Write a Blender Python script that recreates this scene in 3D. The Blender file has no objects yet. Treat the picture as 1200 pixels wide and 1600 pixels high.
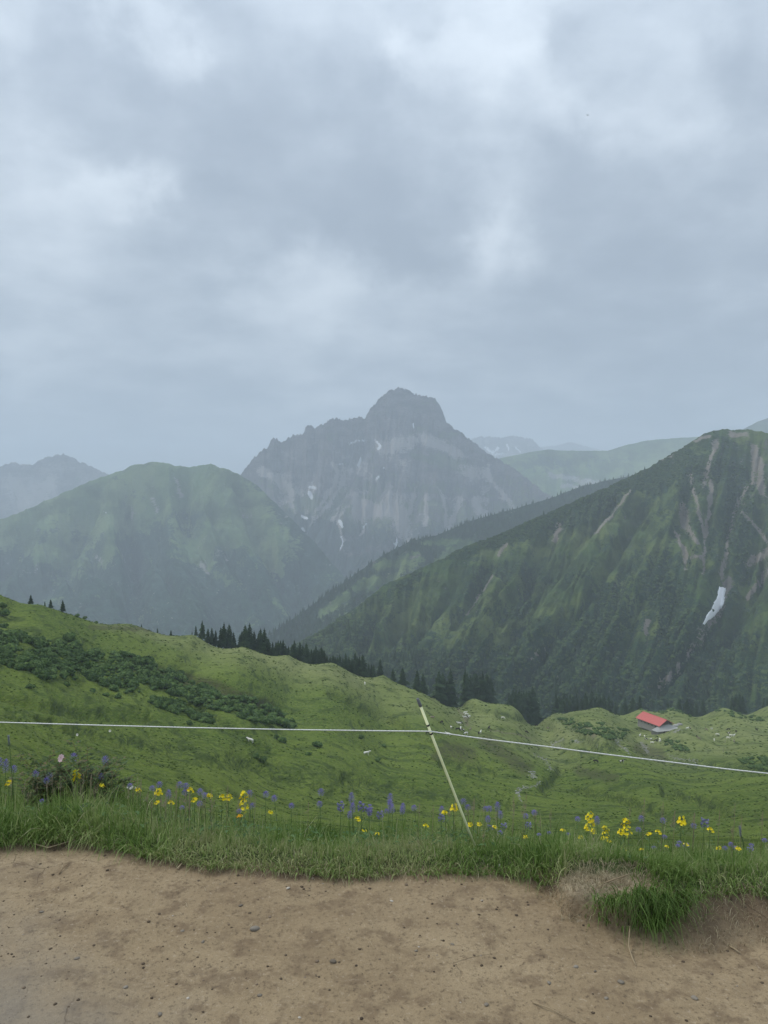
import bpy, bmesh, math, random
import numpy as np
from mathutils import Vector, Matrix

random.seed(7)
rng = np.random.default_rng(11)
SC = bpy.context.scene
COL = SC.collection
PI = math.pi

# ------------------------------------------------------------------ camera
EYE = (0.0, 0.0, 1.6)
PITCH = math.atan(30 / 1200)            # horizon a little above the middle of the frame
cam_d = bpy.data.cameras.new('camera')
cam_d.sensor_fit = 'VERTICAL'; cam_d.sensor_height = 24; cam_d.lens = 18
cam_d.clip_start = 0.05; cam_d.clip_end = 60000
cam = bpy.data.objects.new('camera', cam_d); COL.objects.link(cam)
cam.location = EYE; cam.rotation_euler = (PI / 2 - PITCH, 0, 0)
SC.camera = cam
CP, SP = math.cos(PITCH), math.sin(PITCH)

def at(px, py, D):
    """point seen at photo pixel (1200x1600) at distance D along +Y (works on arrays)"""
    u = (np.asarray(px, float) - 600) / 1200; v = (800 - np.asarray(py, float)) / 1200
    dy = CP + v * SP; dz = -SP + v * CP
    return u / dy * D, np.asarray(D, float) + 0 * u, EYE[2] + dz / dy * D

def proj(x, y, z):
    z = z - EYE[2]
    f = y * CP - z * SP; up = y * SP + z * CP
    f = np.where(np.abs(f) < 1e-6, 1e-6, f)
    return 600 + 1200 * x / f, 800 - 1200 * up / f

# ------------------------------------------------------------------ light, sky
SUN_EL, SUN_AZ = math.radians(52), math.radians(-70)     # azimuth from +Y, negative = left
world = bpy.data.worlds.new('World'); SC.world = world; world.use_nodes = True
W = world.node_tree; W.nodes.clear()
def wn(t, **k):
    n = W.nodes.new(t)
    for a, b in k.items(): setattr(n, a, b)
    return n
def wmath(op, a, b=None, c=None):
    n = wn('ShaderNodeMath', operation=op)
    for i, v in enumerate((a, b, c)):
        if v is None: continue
        if isinstance(v, (int, float)): n.inputs[i].default_value = v
        else: W.links.new(v, n.inputs[i])
    return n.outputs[0]
def wvec(op, a, b=None, scale=None):
    n = wn('ShaderNodeVectorMath', operation=op)
    for i, v in enumerate((a, b)):
        if v is None: continue
        if isinstance(v, (tuple, list)): n.inputs[i].default_value = v
        else: W.links.new(v, n.inputs[i])
    if scale is not None: n.inputs['Scale'].default_value = scale
    return n.outputs[1] if op == 'DOT_PRODUCT' else n.outputs[0]
sky = wn('ShaderNodeTexSky', sky_type='NISHITA'); sky.sun_disc = False
sky.sun_elevation = SUN_EL; sky.sun_rotation = SUN_AZ; sky.altitude = 1800
tc = wn('ShaderNodeTexCoord').outputs['Generated']
def wnoise(vec, scale, detail, rough=.5, out='Fac'):
    n = wn('ShaderNodeTexNoise'); n.inputs['Scale'].default_value = scale
    n.inputs['Detail'].default_value = detail; n.inputs['Roughness'].default_value = rough
    W.links.new(vec, n.inputs['Vector']); return n.outputs[out]
w1 = wvec('SCALE', wvec('SUBTRACT', wnoise(tc, 5.0, 4, .5, 'Color'), (.5, .5, .5)), scale=.24)
w2 = wvec('SCALE', wvec('SUBTRACT', wnoise(tc, 12.0, 6, .62, 'Color'), (.5, .5, .5)), scale=.13)
dirw = wvec('NORMALIZE', wvec('ADD', wvec('ADD', tc, w1), w2))
val = None
SKY_BLOBS = [  # photo x, y, radius (px), strength: thin (+) and heavy (-) places in the cloud deck
 (655, 45, 32, .55), (700, 85, 38, .25), (770, 55, 65, .35), (870, 25, 75, .35), (860, 135, 42, .5), (930, 210, 50, .5),
 (1020, 245, 60, .3), (785, 365, 48, .7), (705, 430, 50, .4), (510, 440, 62, .65), (430, 450, 80, .35), (165, 325, 40, .6),
 (70, 340, 90, .2), (80, 430, 70, .3), (225, 50, 40, .5), (255, 115, 30, .35), (40, 545, 40, .3), (540, 100, 80, .22),
 (20, 60, 70, .25), (640, 470, 80, .25), (470, 520, 200, .15), (1040, 60, 60, .2), (1130, 180, 45, .25), (830, 250, 60, .2),
 (640, 370, 110, -.75), (560, 250, 140, -.38), (400, 330, 120, -.35), (270, 310, 70, -.35), (130, 180, 90, -.35), (930, 90, 40, -.35),
 (1180, 110, 70, -.5), (1160, 300, 100, -.35), (745, 15, 22, -.25), (1000, 480, 140, -.35), (1150, 560, 130, -.45), (380, 110, 90, -.3),
 (950, 280, 40, -.2), (650, 120, 50, -.2), (850, 420, 60, -.12), (300, 620, 200, -.12), (900, 600, 150, -.2), (900, 330, 60, -.15),
]
for (bx, by, br, ba) in SKY_BLOBS:
    x, y, z = at(bx, by, 1.0); d = Vector((float(x), float(y), float(z) - EYE[2])).normalized()
    th = br / 1200
    e = wmath('EXPONENT', wmath('MULTIPLY', wmath('SUBTRACT', wvec('DOT_PRODUCT', dirw, tuple(d)), 1.0), 2.0 / th ** 2))
    val = wmath('MULTIPLY_ADD', e, ba, 0.0 if val is None else val)
# cloud deck noise: seen in perspective, stretched towards the horizon
sep = wn('ShaderNodeSeparateXYZ'); W.links.new(tc, sep.inputs[0])
zz = wmath('ADD', wmath('MAXIMUM', sep.outputs[2], 0.0), .22)
cmb = wn('ShaderNodeCombineXYZ')
W.links.new(wmath('DIVIDE', sep.outputs[0], zz), cmb.inputs[0]); W.links.new(wmath('DIVIDE', sep.outputs[1], zz), cmb.inputs[1])
nA = wnoise(cmb.outputs[0], 1.6, 7, .55); nB = wnoise(cmb.outputs[0], 4.6, 8, .6)
val = wmath('MULTIPLY_ADD', wmath('SUBTRACT', nA, .5), 2.0, val)
val = wmath('MULTIPLY_ADD', wmath('SUBTRACT', nB, .5), 1.5, val)
mr = wn('ShaderNodeMapRange'); mr.inputs['From Min'].default_value = -.82; mr.inputs['From Max'].default_value = .95
W.links.new(val, mr.inputs['Value'])
ramp = wn('ShaderNodeValToRGB'); W.links.new(mr.outputs[0], ramp.inputs[0])
ramp.color_ramp.interpolation = 'B_SPLINE'
el = ramp.color_ramp.elements
el[0].position = 0; el[0].color = (.212, .25, .302, 1)
el[1].position = 1; el[1].color = (.53, .582, .635, 1)
e = el.new(.45); e.color = (.298, .345, .402, 1)
zen = wn('ShaderNodeMapRange'); zen.inputs['From Min'].default_value = 0.0; zen.inputs['From Max'].default_value = 1.0
zen.inputs['To Min'].default_value = 9.0; zen.inputs['To Max'].default_value = 25.0
W.links.new(wmath('MULTIPLY', wmath('MAXIMUM', sep.outputs[2], 0.0), wmath('MAXIMUM', sep.outputs[2], 0.0)), zen.inputs['Value'])
vs_ = wn('ShaderNodeVectorMath', operation='SCALE'); W.links.new(ramp.outputs[0], vs_.inputs[0]); W.links.new(zen.outputs[0], vs_.inputs['Scale'])
csc = vs_.outputs[0]
low = wn('ShaderNodeMapRange'); low.inputs['From Min'].default_value = -.15; low.inputs['From Max'].default_value = 0.0
W.links.new(sep.outputs[2], low.inputs['Value'])
mixc = wn('ShaderNodeMix', data_type='RGBA'); mixc.inputs[0].default_value = .96
W.links.new(sky.outputs[0], mixc.inputs[6]); W.links.new(csc, mixc.inputs[7])
bg = wn('ShaderNodeBackground'); bg.inputs['Strength'].default_value = 0.10
W.links.new(mixc.outputs[2], bg.inputs['Color'])
wo = wn('ShaderNodeOutputWorld'); W.links.new(bg.outputs[0], wo.inputs['Surface'])
world.cycles.sampling_method = 'MANUAL'; world.cycles.sample_map_resolution = 512

sd = bpy.data.lights.new('sun', 'SUN'); sd.energy = 1.5; sd.angle = math.radians(22); sd.color = (1.0, .95, .86)
sun = bpy.data.objects.new('sun', sd); COL.objects.link(sun)
sv = Vector((math.sin(SUN_AZ) * math.cos(SUN_EL), math.cos(SUN_AZ) * math.cos(SUN_EL), math.sin(SUN_EL)))
sun.rotation_euler = sv.to_track_quat('Z', 'Y').to_euler(); sun.location = sv * 50 + Vector((0, 0, 20))
vs = SC.view_settings
SC.display_settings.display_device = 'sRGB'
vs.view_transform = 'Standard'; vs.look = 'None'; vs.exposure = 0.66; vs.gamma = 1; vs.use_curve_mapping = False
SC.render.engine = 'CYCLES'
cy = SC.cycles
cy.max_bounces = 5; cy.diffuse_bounces = 3; cy.glossy_bounces = 2; cy.transmission_bounces = 3; cy.volume_bounces = 1
cy.transparent_max_bounces = 4; cy.use_denoising = True; cy.use_adaptive_sampling = False
cy.caustics_reflective = False; cy.caustics_refractive = False
try: cy.denoiser = 'OPENIMAGEDENOISE'; cy.denoising_input_passes = 'RGB_ALBEDO_NORMAL'
except Exception: pass

# ------------------------------------------------------------------ noise
_perm = np.random.default_rng(5).permutation(256); _perm = np.concatenate([_perm] * 3)
_g = np.random.default_rng(6).normal(size=(256, 3)); _g /= np.linalg.norm(_g, axis=1)[:, None]
def perlin(x, y, z=0.0):
    x, y, z = np.broadcast_arrays(np.asarray(x, float), np.asarray(y, float), np.asarray(z, float))
    xi = np.floor(x).astype(np.int64); yi = np.floor(y).astype(np.int64); zi = np.floor(z).astype(np.int64)
    fx = x - xi; fy = y - yi; fz = z - zi
    u = fx ** 3 * (fx * (fx * 6 - 15) + 10); v = fy ** 3 * (fy * (fy * 6 - 15) + 10); w = fz ** 3 * (fz * (fz * 6 - 15) + 10)
    def gr(i, j, k):
        h = _perm[_perm[_perm[(xi + i) & 255] + ((yi + j) & 255)] + ((zi + k) & 255)]
        g = _g[h]; return g[..., 0] * (fx - i) + g[..., 1] * (fy - j) + g[..., 2] * (fz - k)
    l = lambda a, b, t: a + t * (b - a)
    return 1.5 * l(l(l(gr(0,0,0), gr(1,0,0), u), l(gr(0,1,0), gr(1,1,0), u), v), l(l(gr(0,0,1), gr(1,0,1), u), l(gr(0,1,1), gr(1,1,1), u), v), w)
def fbm(x, y, z=0.0, o=4, gain=.5):
    s = 0; a = 1.0; f = 1.0; n = 0
    for i in range(o):
        s = s + a * perlin(x * f + 17.3 * i, y * f + 5.1 * i, z * f + 9.7 * i); n += a; a *= gain; f *= 2.03
    return s / n
def ridged(x, y, z=0.0, o=4, gain=.5):
    s = 0; a = 1.0; f = 1.0; n = 0
    for i in range(o):
        s = s + a * (1 - np.abs(perlin(x * f + 3.3 * i, y * f + 7.1 * i, z * f + 1.7 * i)) * 1.6); n += a; a *= gain; f *= 2.07
    return s / n
def sst(a, b, x):
    t = np.clip((x - a) / (b - a), 0, 1); return t * t * (3 - 2 * t)

# ------------------------------------------------------------------ helpers
def tag(o, label=None, cat=None, group=None, kind=None):
    if label: o['label'] = label
    if cat: o['category'] = cat
    if group: o['group'] = group
    if kind: o['kind'] = kind
    return o
def link(name, me, parent=None, mat=None, loc=None):
    o = bpy.data.objects.new(name, me); COL.objects.link(o)
    if mat is not None and me is not None: me.materials.append(mat)
    if parent is not None: o.parent = parent
    if loc is not None: o.location = loc
    return o
def empty(name, loc=(0, 0, 0), rz=0.0):
    o = bpy.data.objects.new(name, None); COL.objects.link(o); o.location = loc; o.rotation_euler = (0, 0, rz); o.empty_display_size = .1
    return o
def mesh_np(name, V, F, smooth=True, attrs=None):
    """V (n,3); F (m,k) or list of such arrays; attrs {name: (n,) float}"""
    if isinstance(F, np.ndarray): F = [F]
    me = bpy.data.meshes.new(name)
    nv = len(V); me.vertices.add(nv); me.vertices.foreach_set('co', np.ascontiguousarray(V, dtype=np.float32).ravel())
    loops = np.concatenate([f.ravel() for f in F]).astype(np.int32)
    tot = np.concatenate([np.full(len(f), f.shape[1], np.int32) for f in F])
    st = np.concatenate([[0], np.cumsum(tot)[:-1]]).astype(np.int32)
    me.loops.add(len(loops)); me.loops.foreach_set('vertex_index', loops)
    me.polygons.add(len(tot)); me.polygons.foreach_set('loop_start', st); me.polygons.foreach_set('loop_total', tot)
    me.polygons.foreach_set('use_smooth', np.full(len(tot), smooth, bool))
    for k, a in (attrs or {}).items():
        at_ = me.attributes.new(k, 'FLOAT', 'POINT'); at_.data.foreach_set('value', np.ascontiguousarray(a, dtype=np.float32).ravel())
    me.update(calc_edges=True); me.validate()
    return me
def grid_faces(nr, nc):
    i = np.arange((nr - 1) * nc).reshape(nr - 1, nc)[:, :-1].ravel()
    return np.stack([i, i + 1, i + nc + 1, i + nc], 1)
def template(me):
    n = len(me.vertices); V = np.empty(n * 3, np.float32); me.vertices.foreach_get('co', V); V = V.reshape(-1, 3)
    me.calc_loop_triangles(); T = np.empty(len(me.loop_triangles) * 3, np.int32); me.loop_triangles.foreach_get('vertices', T)
    return V, T.reshape(-1, 3)
def scatter_mesh(name, tmpls, P, S, R, SZ=None, smooth=True):
    """join copies of the templates at P with scale S (height SZ) and turn R; attr rnd per copy"""
    Vs, Fs, As = [], [], []; off = 0
    ids = rng.integers(0, len(tmpls), len(P)); SZ = S if SZ is None else SZ
    for k, (V, T) in enumerate(tmpls):
        m = np.where(ids == k)[0]
        if not len(m): continue
        c, s = np.cos(R[m])[:, None], np.sin(R[m])[:, None]
        x = (V[None, :, 0] * c - V[None, :, 1] * s) * S[m][:, None] + P[m, 0][:, None]
        y = (V[None, :, 0] * s + V[None, :, 1] * c) * S[m][:, None] + P[m, 1][:, None]
        z = V[None, :, 2] * SZ[m][:, None] + P[m, 2][:, None]
        Vs.append(np.stack([x, y, z], -1).reshape(-1, 3))
        Fs.append((T[None] + (np.arange(len(m)) * len(V))[:, None, None] + off).reshape(-1, 3)); off += len(m) * len(V)
        As.append(np.repeat(rng.random(len(m)), len(V)))
    return mesh_np(name, np.concatenate(Vs), np.concatenate(Fs), smooth, {'rnd': np.concatenate(As)})
class MB:
    """collects tubes, boxes, quads into one mesh"""
    def __init__(s): s.v = []; s.f = []
    def add(s, v, f):
        o = len(s.v); s.v += [tuple(map(float, p)) for p in v]; s.f += [tuple(i + o for i in q) for q in f]
    def tube(s, pts, r, n=5, cap=True):
        pts = [Vector(p) for p in pts]; rs = r if isinstance(r, (list, tuple)) else [r] * len(pts)
        vs = []; fs = []
        for i, p in enumerate(pts):
            d = (pts[min(i + 1, len(pts) - 1)] - pts[max(i - 1, 0)]).normalized()
            a = d.orthogonal().normalized() if abs(d.z) > .95 else d.cross(Vector((0, 0, 1))).normalized(); b = d.cross(a)
            for k in range(n):
                t = 2 * PI * k / n; vs.append(p + (a * math.cos(t) + b * math.sin(t)) * rs[i])
        for i in range(len(pts) - 1):
            for k in range(n): fs.append((i * n + k, i * n + (k + 1) % n, (i + 1) * n + (k + 1) % n, (i + 1) * n + k))
        if cap: fs.append(tuple(range(n))[::-1]); fs.append(tuple((len(pts) - 1) * n + k for k in range(n)))
        s.add(vs, fs)
    def box(s, c, d, rz=0):
        x, y, z = d[0] / 2, d[1] / 2, d[2] / 2; M = Matrix.Rotation(rz, 3, 'Z')
        vs = [M @ Vector((a * x, b * y, e * z)) + Vector(c) for a in (-1, 1) for b in (-1, 1) for e in (-1, 1)]
        s.add(vs, [(0, 1, 3, 2), (4, 6, 7, 5), (0, 4, 5, 1), (2, 3, 7, 6), (0, 2, 6, 4), (1, 5, 7, 3)])
    def leaf(s, base, d, up, L, w, fold=.15, droop=0.0):
        d = Vector(d).normalized(); side = d.cross(Vector(up)); side = side.normalized() if side.length > 1e-4 else Vector((1, 0, 0)); n = side.cross(d)
        b = Vector(base); m = b + d * L * .5 + n * L * .06 - Vector((0, 0, droop * L * .3)); t = b + d * L - Vector((0, 0, droop * L))
        s.add([b, m + side * w / 2 + n * w * fold, t, m - side * w / 2 + n * w * fold, m], [(0, 4, 1), (1, 4, 2), (0, 3, 4), (3, 2, 4)])
    def mesh(s, name, smooth=True):
        me = bpy.data.meshes.new(name); me.from_pydata(s.v, [], s.f)
        me.polygons.foreach_set('use_smooth', [smooth] * len(me.polygons)); me.update(); return me
    def build(s, name, mat, parent=None, smooth=True): return link(name, s.mesh(name, smooth), parent, mat)

class Mat:
    """small node-building helper"""
    def __init__(s, name, rough=.9, spec=.2):
        s.m = bpy.data.materials.new(name); s.m.use_nodes = True; s.t = s.m.node_tree; s.t.nodes.clear()
        s.o = s.t.nodes.new('ShaderNodeOutputMaterial'); s.p = s.t.nodes.new('ShaderNodeBsdfPrincipled')
        s.t.links.new(s.p.outputs[0], s.o.inputs[0]); s.p.inputs['Roughness'].default_value = rough
        s.p.inputs['Specular IOR Level'].default_value = spec
        s.pos = s.t.nodes.new('ShaderNodeNewGeometry').outputs['Position']
    def inp(s, n, k, v):
        if v is None: return
        if isinstance(v, (int, float)): n.inputs[k].default_value = v
        elif isinstance(v, tuple): n.inputs[k].default_value = v if len(v) == len(n.inputs[k].default_value) else (*v, 1)
        else: s.t.links.new(v, n.inputs[k])
    def math(s, op, a, b=None, c=None, clamp=False):
        n = s.t.nodes.new('ShaderNodeMath'); n.operation = op; n.use_clamp = clamp
        for i, v in enumerate((a, b, c)): s.inp(n, i, v)
        return n.outputs[0]
    def scale(s, v, xyz):
        n = s.t.nodes.new('ShaderNodeVectorMath'); n.operation = 'MULTIPLY'; s.inp(n, 0, v); n.inputs[1].default_value = xyz; return n.outputs[0]
    def vadd(s, a, b, k=1.0):
        n = s.t.nodes.new('ShaderNodeVectorMath'); n.operation = 'MULTIPLY_ADD'; s.inp(n, 0, b); n.inputs[1].default_value = (k, k, k); s.inp(n, 2, a); return n.outputs[0]
    def noise(s, v, sc, det=4, rough=.55, out='Fac', dist=0.0):
        n = s.t.nodes.new('ShaderNodeTexNoise'); s.inp(n, 'Vector', v); n.inputs['Scale'].default_value = sc
        n.inputs['Detail'].default_value = det; n.inputs['Roughness'].default_value = rough; n.inputs['Distortion'].default_value = dist; return n.outputs[out]
    def voro(s, v, sc, out='Distance', feat='F1'):
        n = s.t.nodes.new('ShaderNodeTexVoronoi'); n.feature = feat; s.inp(n, 'Vector', v); n.inputs['Scale'].default_value = sc; return n.outputs[out]
    def map(s, v, a, b, c=0.0, d=1.0, smooth=True):
        n = s.t.nodes.new('ShaderNodeMapRange'); n.interpolation_type = 'SMOOTHSTEP' if smooth else 'LINEAR'
        s.inp(n, 'Value', v); n.inputs['From Min'].default_value = a; n.inputs['From Max'].default_value = b
        n.inputs['To Min'].default_value = c; n.inputs['To Max'].default_value = d; return n.outputs[0]
    def mix(s, f, a, b, mode='MIX'):
        n = s.t.nodes.new('ShaderNodeMix'); n.data_type = 'RGBA'; n.blend_type = mode; s.inp(n, 0, f); s.inp(n, 6, a); s.inp(n, 7, b); return n.outputs[2]
    def attr(s, name):
        n = s.t.nodes.new('ShaderNodeAttribute'); n.attribute_name = name; return n.outputs['Fac']
    def rnd(s): return s.t.nodes.new('ShaderNodeObjectInfo').outputs['Random']
    def ramp(s, f, stops):
        n = s.t.nodes.new('ShaderNodeValToRGB'); s.inp(n, 0, f); e = n.color_ramp.elements
        e[0].position, e[0].color = stops[0][0], (*stops[0][1], 1); e[1].position, e[1].color = stops[-1][0], (*stops[-1][1], 1)
        for p, c in stops[1:-1]: q = e.new(p); q.color = (*c, 1)
        return n.outputs[0]
    def color(s, c): s.inp(s.p, 'Base Color', c); return s
    def bump(s, h, strength=.5, dist=.1):
        n = s.t.nodes.new('ShaderNodeBump'); n.inputs['Strength'].default_value = strength; n.inputs['Distance'].default_value = dist
        s.inp(n, 'Height', h); s.t.links.new(n.outputs[0], s.p.inputs['Normal']); return s

# ------------------------------------------------------------------ meadow height field
CREST = [(-300, 868, 300), (-120, 898, 315), (0, 932, 330), (60, 948, 340), (110, 963, 360), (200, 976, 400), (300, 993, 430), (380, 1010, 445),
         (450, 1023, 460), (520, 1036, 480), (600, 1056, 500), (660, 1076, 540), (740, 1092, 585), (800, 1104, 615), (870, 1112, 640), (935, 1107, 665), (1000, 1108, 675),
         (1050, 1108, 690), (1130, 1106, 700), (1200, 1103, 710), (1350, 1095, 720), (1500, 1090, 730)]
ctrl = []
for px, py, D in CREST:
    x, y, z = at(px, py, D); ctrl.append((float(x), float(y), float(z)))
    x, y, z = at(px, py + 14, D + 55); ctrl.append((float(x), float(y), float(z)))
    x, y, z = at(px, py + 48, D + 170); ctrl.append((float(x), float(y), float(z)))
    x, y, z = at(px, py + 70, D + 330); ctrl.append((float(x), float(y), float(z)))
INNER = [(-300, 1130, 120), (-300, 1000, 215), (0, 1238, 88), (0, 1190, 115), (0, 1130, 158), (0, 1080, 200), (0, 1030, 240), (0, 975, 290), (150, 1245, 100), (150, 1150, 190), (150, 1060, 270),
         (300, 1255, 125), (300, 1200, 172), (300, 1150, 232), (300, 1100, 285), (300, 1050, 345), (450, 1265, 160), (450, 1200, 235), (450, 1140, 305), (450, 1080, 375),
         (600, 1270, 190), (600, 1210, 272), (600, 1150, 352), (600, 1100, 422), (740, 1275, 205), (740, 1210, 300), (740, 1150, 410), (740, 1115, 500),
         (850, 1285, 210), (850, 1240, 280), (850, 1195, 375), (850, 1160, 490), (860, 1137, 545), (1000, 1290, 200), (1000, 1240, 275), (1000, 1190, 375), (1030, 1149, 540), (1000, 1165, 505), (1120, 1160, 520), (1000, 1178, 440),
         (1200, 1290, 180), (1200, 1240, 250), (1200, 1190, 370), (1200, 1155, 510), (1200, 1128, 600), (1500, 1290, 150), (1500, 1200, 300), (1500, 1150, 430)]
for px, py, D in INNER:
    x, y, z = at(px, py, D); ctrl.append((float(x), float(y), float(z)))
for px in (-500, 0, 300, 600, 900, 1200, 1700):
    tanv = np.interp(px, [0, 300, 600, 1200], [.384, .40, .418, .43])
    for D, e in ((5, .9), (8, 1.1), (14, 1.3), (28, 1.6), (50, 1.4)):
        u = (px - 600) / 1200
        zz_ = 1.6 - tanv * D - e if D > 5 else -.85
        ctrl.append((u * (D + 3), D, zz_))
for x in (-20, 20): ctrl.append((x, 0, .3)); ctrl.append((x, -30, 2))
ctrl.append((0, -30, 2)); ctrl.append((0, 2, .6))
CT = np.array(ctrl)
# points that fan out from the camera: work in a warped plane so near and far weigh alike
def warp(x, y):
    r = np.sqrt(x * x + y * y) + 12; k = np.log(r / 10.0) / r
    return x * k * 2.2, y * k
def tps_fit(P, z, lam=2e-4):
    n = len(P); d2 = ((P[:, None] - P[None]) ** 2).sum(-1); K = .5 * d2 * np.log(d2 + 1e-12) + lam * np.eye(n)
    Q = np.c_[np.ones(n), P]; A = np.block([[K, Q], [Q.T, np.zeros((3, 3))]])
    return np.linalg.solve(A, np.r_[z, 0, 0, 0])
def scl(z, y): return z / (np.abs(y) + 8)          # fit the tangent of the view angle rather than z
wP = np.stack(warp(CT[:, 0], CT[:, 1]), 1)
wC = tps_fit(wP, scl(CT[:, 2] - 0, CT[:, 1]))
def tps(x, y):
    sh = x.shape; a, b = warp(x.ravel(), y.ravel()); out = np.empty(a.size)
    for i in range(0, a.size, 60000):
        q = slice(i, i + 60000); d2 = (a[q, None] - wP[None, :, 0]) ** 2 + (b[q, None] - wP[None, :, 1]) ** 2
        out[q] = (.5 * d2 * np.log(d2 + 1e-12)) @ wC[:-3] + wC[-3] + wC[-2] * a[q] + wC[-1] * b[q]
    return (out.reshape(sh)) * (np.abs(y) + 8)

EDGE = [(-400, 1312), (0, 1312), (60, 1306), (110, 1303), (160, 1312), (230, 1330), (290, 1336), (330, 1344), (420, 1346), (480, 1352), (560, 1356), (640, 1354), (700, 1352), (780, 1357),
        (830, 1362), (880, 1368), (930, 1369), (1000, 1372), (1040, 1388), (1075, 1400), (1110, 1392), (1150, 1386), (1200, 1392), (1500, 1400)]
ex, ey = [], []
for px, py in EDGE:
    x1, y1, z1 = at(px, py, 1.0); t = (.03 + .06 * min(1, max(0, (px - 830) / 70)) - 1.6) / (float(z1) - 1.6); ex.append(float(x1) * t); ey.append(t)
ex, ey = np.array(ex), np.array(ey)
def edge_y(x): return np.interp(x, ex, ey) + .015 * perlin(x * 9, 3.3) + .02 * perlin(x * 3.1, 8.8)
def near_h(x, y, fine=True):
    d = y - edge_y(x)
    step = .035 + .075 * sst(.55, .8, x)
    run = .06 + .16 * sst(.62, .85, x)
    bank = step * sst(-run, .05, d)
    fall = -.47 * (np.sqrt(np.maximum(d - .08, 0) ** 2 + .01) - .1) * (d > .08)
    z = bank + fall
    # the clod of turf that leans out over the path on the right
    cx, cyy = .87, 2.93
    r = np.sqrt(((x - cx) / .22) ** 2 + ((y - cyy) / .125) ** 2) + .12 * perlin(x * 8, y * 8, 4.4)
    z = z * (1 - sst(1.15, .82, r)) + sst(1.15, .82, r) * np.maximum(z, .085 + .018 * perlin(x * 10, y * 10, 1.2))
    # hollow in front of the clod and along the right bank
    z = z - .03 * np.exp(-(((x - .98) / .36) ** 2 + ((y - 2.70) / .10) ** 2))
    # gentle path undulation
    onp = sst(.1, -.1, d)
    z = z + onp * (.02 * fbm(x * .9, y * .9, 2.2, 3) + .012 * fbm(x * 4.4, y * 5, 7.7, 4))
    if fine:
        z = z + onp * .0045 * fbm(x * 22, y * 22, 1.1, 3, .6) + onp * .011 * np.maximum(0, perlin(x * 26, y * 26, 3.0) - .38)
        z = z + .014 * fbm(x * 14, y * 14, 2.2, 4, .6) * sst(-.25, -.05, d) * (.4 + .8 * sst(.5, .7, x))
    return z
def strokes(px, py, lines):
    """0..1 closeness to polylines [(pts, width)] in view angle, broken up by noise"""
    out = np.zeros(px.shape)
    jx = px + 3.0 * perlin(px / 11, py / 11, 5.5); jy = py + 3.0 * perlin(px / 11, py / 11, 9.5)
    for pts, w in lines:
        ws = w if isinstance(w, (list, tuple)) else [w] * len(pts)
        for (a, b), wa, wb in zip(zip(pts[:-1], pts[1:]), ws[:-1], ws[1:]):
            dx, dy = b[0] - a[0], b[1] - a[1]; L2 = dx * dx + dy * dy
            t = np.clip(((jx - a[0]) * dx + (jy - a[1]) * dy) / L2, 0, 1)
            d = np.hypot(jx - a[0] - t * dx, jy - a[1] - t * dy); ww = wa + (wb - wa) * t
            out = np.maximum(out, np.exp(-(d / ww) ** 2))
    return out
GULLY = [([(60, 1120), (120, 1142), (260, 1172), (400, 1198), (480, 1228), (560, 1240)], [5, 8, 12, 13, 12, 8]), ([(540, 1215), (640, 1238), (720, 1250), (800, 1256)], [10, 12, 9, 6]), ([(300, 1095), (370, 1140), (430, 1185)], 8), ([(900, 1232), (980, 1250), (1075, 1290)], [4, 7, 9]),
         ([(880, 1118), (915, 1150), (930, 1172)], 10), ([(1040, 1235), (1130, 1265)], 7), ([(690, 1190), (770, 1206)], 6), ([(965, 1160), (880, 1195), (850, 1230)], 8), ([(200, 1030), (330, 1068), (440, 1112)], 6), ([(1040, 1185), (1130, 1196), (1230, 1204)], 7), ([(520, 1085), (600, 1120), (680, 1160)], 6), ([(640, 1066), (700, 1096), (760, 1110)], 5), ([(0, 1085), (110, 1112), (230, 1122)], 7), ([(780, 1115), (860, 1135)], 6)]
def H(x, y, fine=True):
    x = np.asarray(x, float); y = np.asarray(y, float)
    f = sst(4.6, 7.5, y); far = tps(x, y)
    k = sst(20, 160, y)
    far = far + k * (1.9 * (1 - .65 * sst(420, 540, y)) * fbm(x / 62, y / 62, 3.1, 3) + (1.2 - .95 * sst(280, 420, y)) * fbm(x / 21, y / 21, 8.1, 3))
    if np.max(y) > 50:
        gx, gy_ = proj(x, np.maximum(y, 1.0), far); far = far - k * (.9 + np.minimum(y, 330) / 130) * strokes(gx, gy_, GULLY)
    kn = sst(440, 560, y) * sst(-10, 60, x)
    far = far + kn * 1.1 * fbm(x / 44, y / 60, 1.3, 2)
    if fine:
        lat = fbm(x / 26, y / 26, far / 3.2, 3)
        far = far + k * ((1.0 - .7 * sst(280, 420, y)) * lat + .30 * fbm(x / 5, y / 5, far / 1.2, 3))
        far = far + (1 - k) * sst(5, 12, y) * .15 * fbm(x / 1.5, y / 1.5, 2.0, 3)
    near = near_h(x, np.minimum(y, 8), fine)
    return near * (1 - f) + far * f
def hit(px, py, dmin=15.0, dmax=760.0, n=420):
    """where the sight lines meet the meadow"""
    px = np.atleast_1d(np.asarray(px, float)); py = np.atleast_1d(np.asarray(py, float))
    D = np.exp(np.linspace(math.log(dmin), math.log(dmax), n))[None]
    x, y, z = at(px[:, None], py[:, None], D); below = z < H(x, y, False)
    i = np.where(below.any(1), below.argmax(1), -1); ii = np.clip(i, 0, n - 1)
    Dm = D[0, ii]; x, y, z = at(px, py, Dm)
    return x, y, H(x, y), i >= 0

def in_poly(px, py, poly):
    c = np.zeros(px.shape, bool); n = len(poly)
    for i in range(n):
        x1, y1 = poly[i]; x2, y2 = poly[(i + 1) % n]
        m = ((y1 > py) != (y2 > py)) & (px < (x2 - x1) * (py - y1) / (y2 - y1 + 1e-9) + x1); c ^= m
    return c

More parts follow.
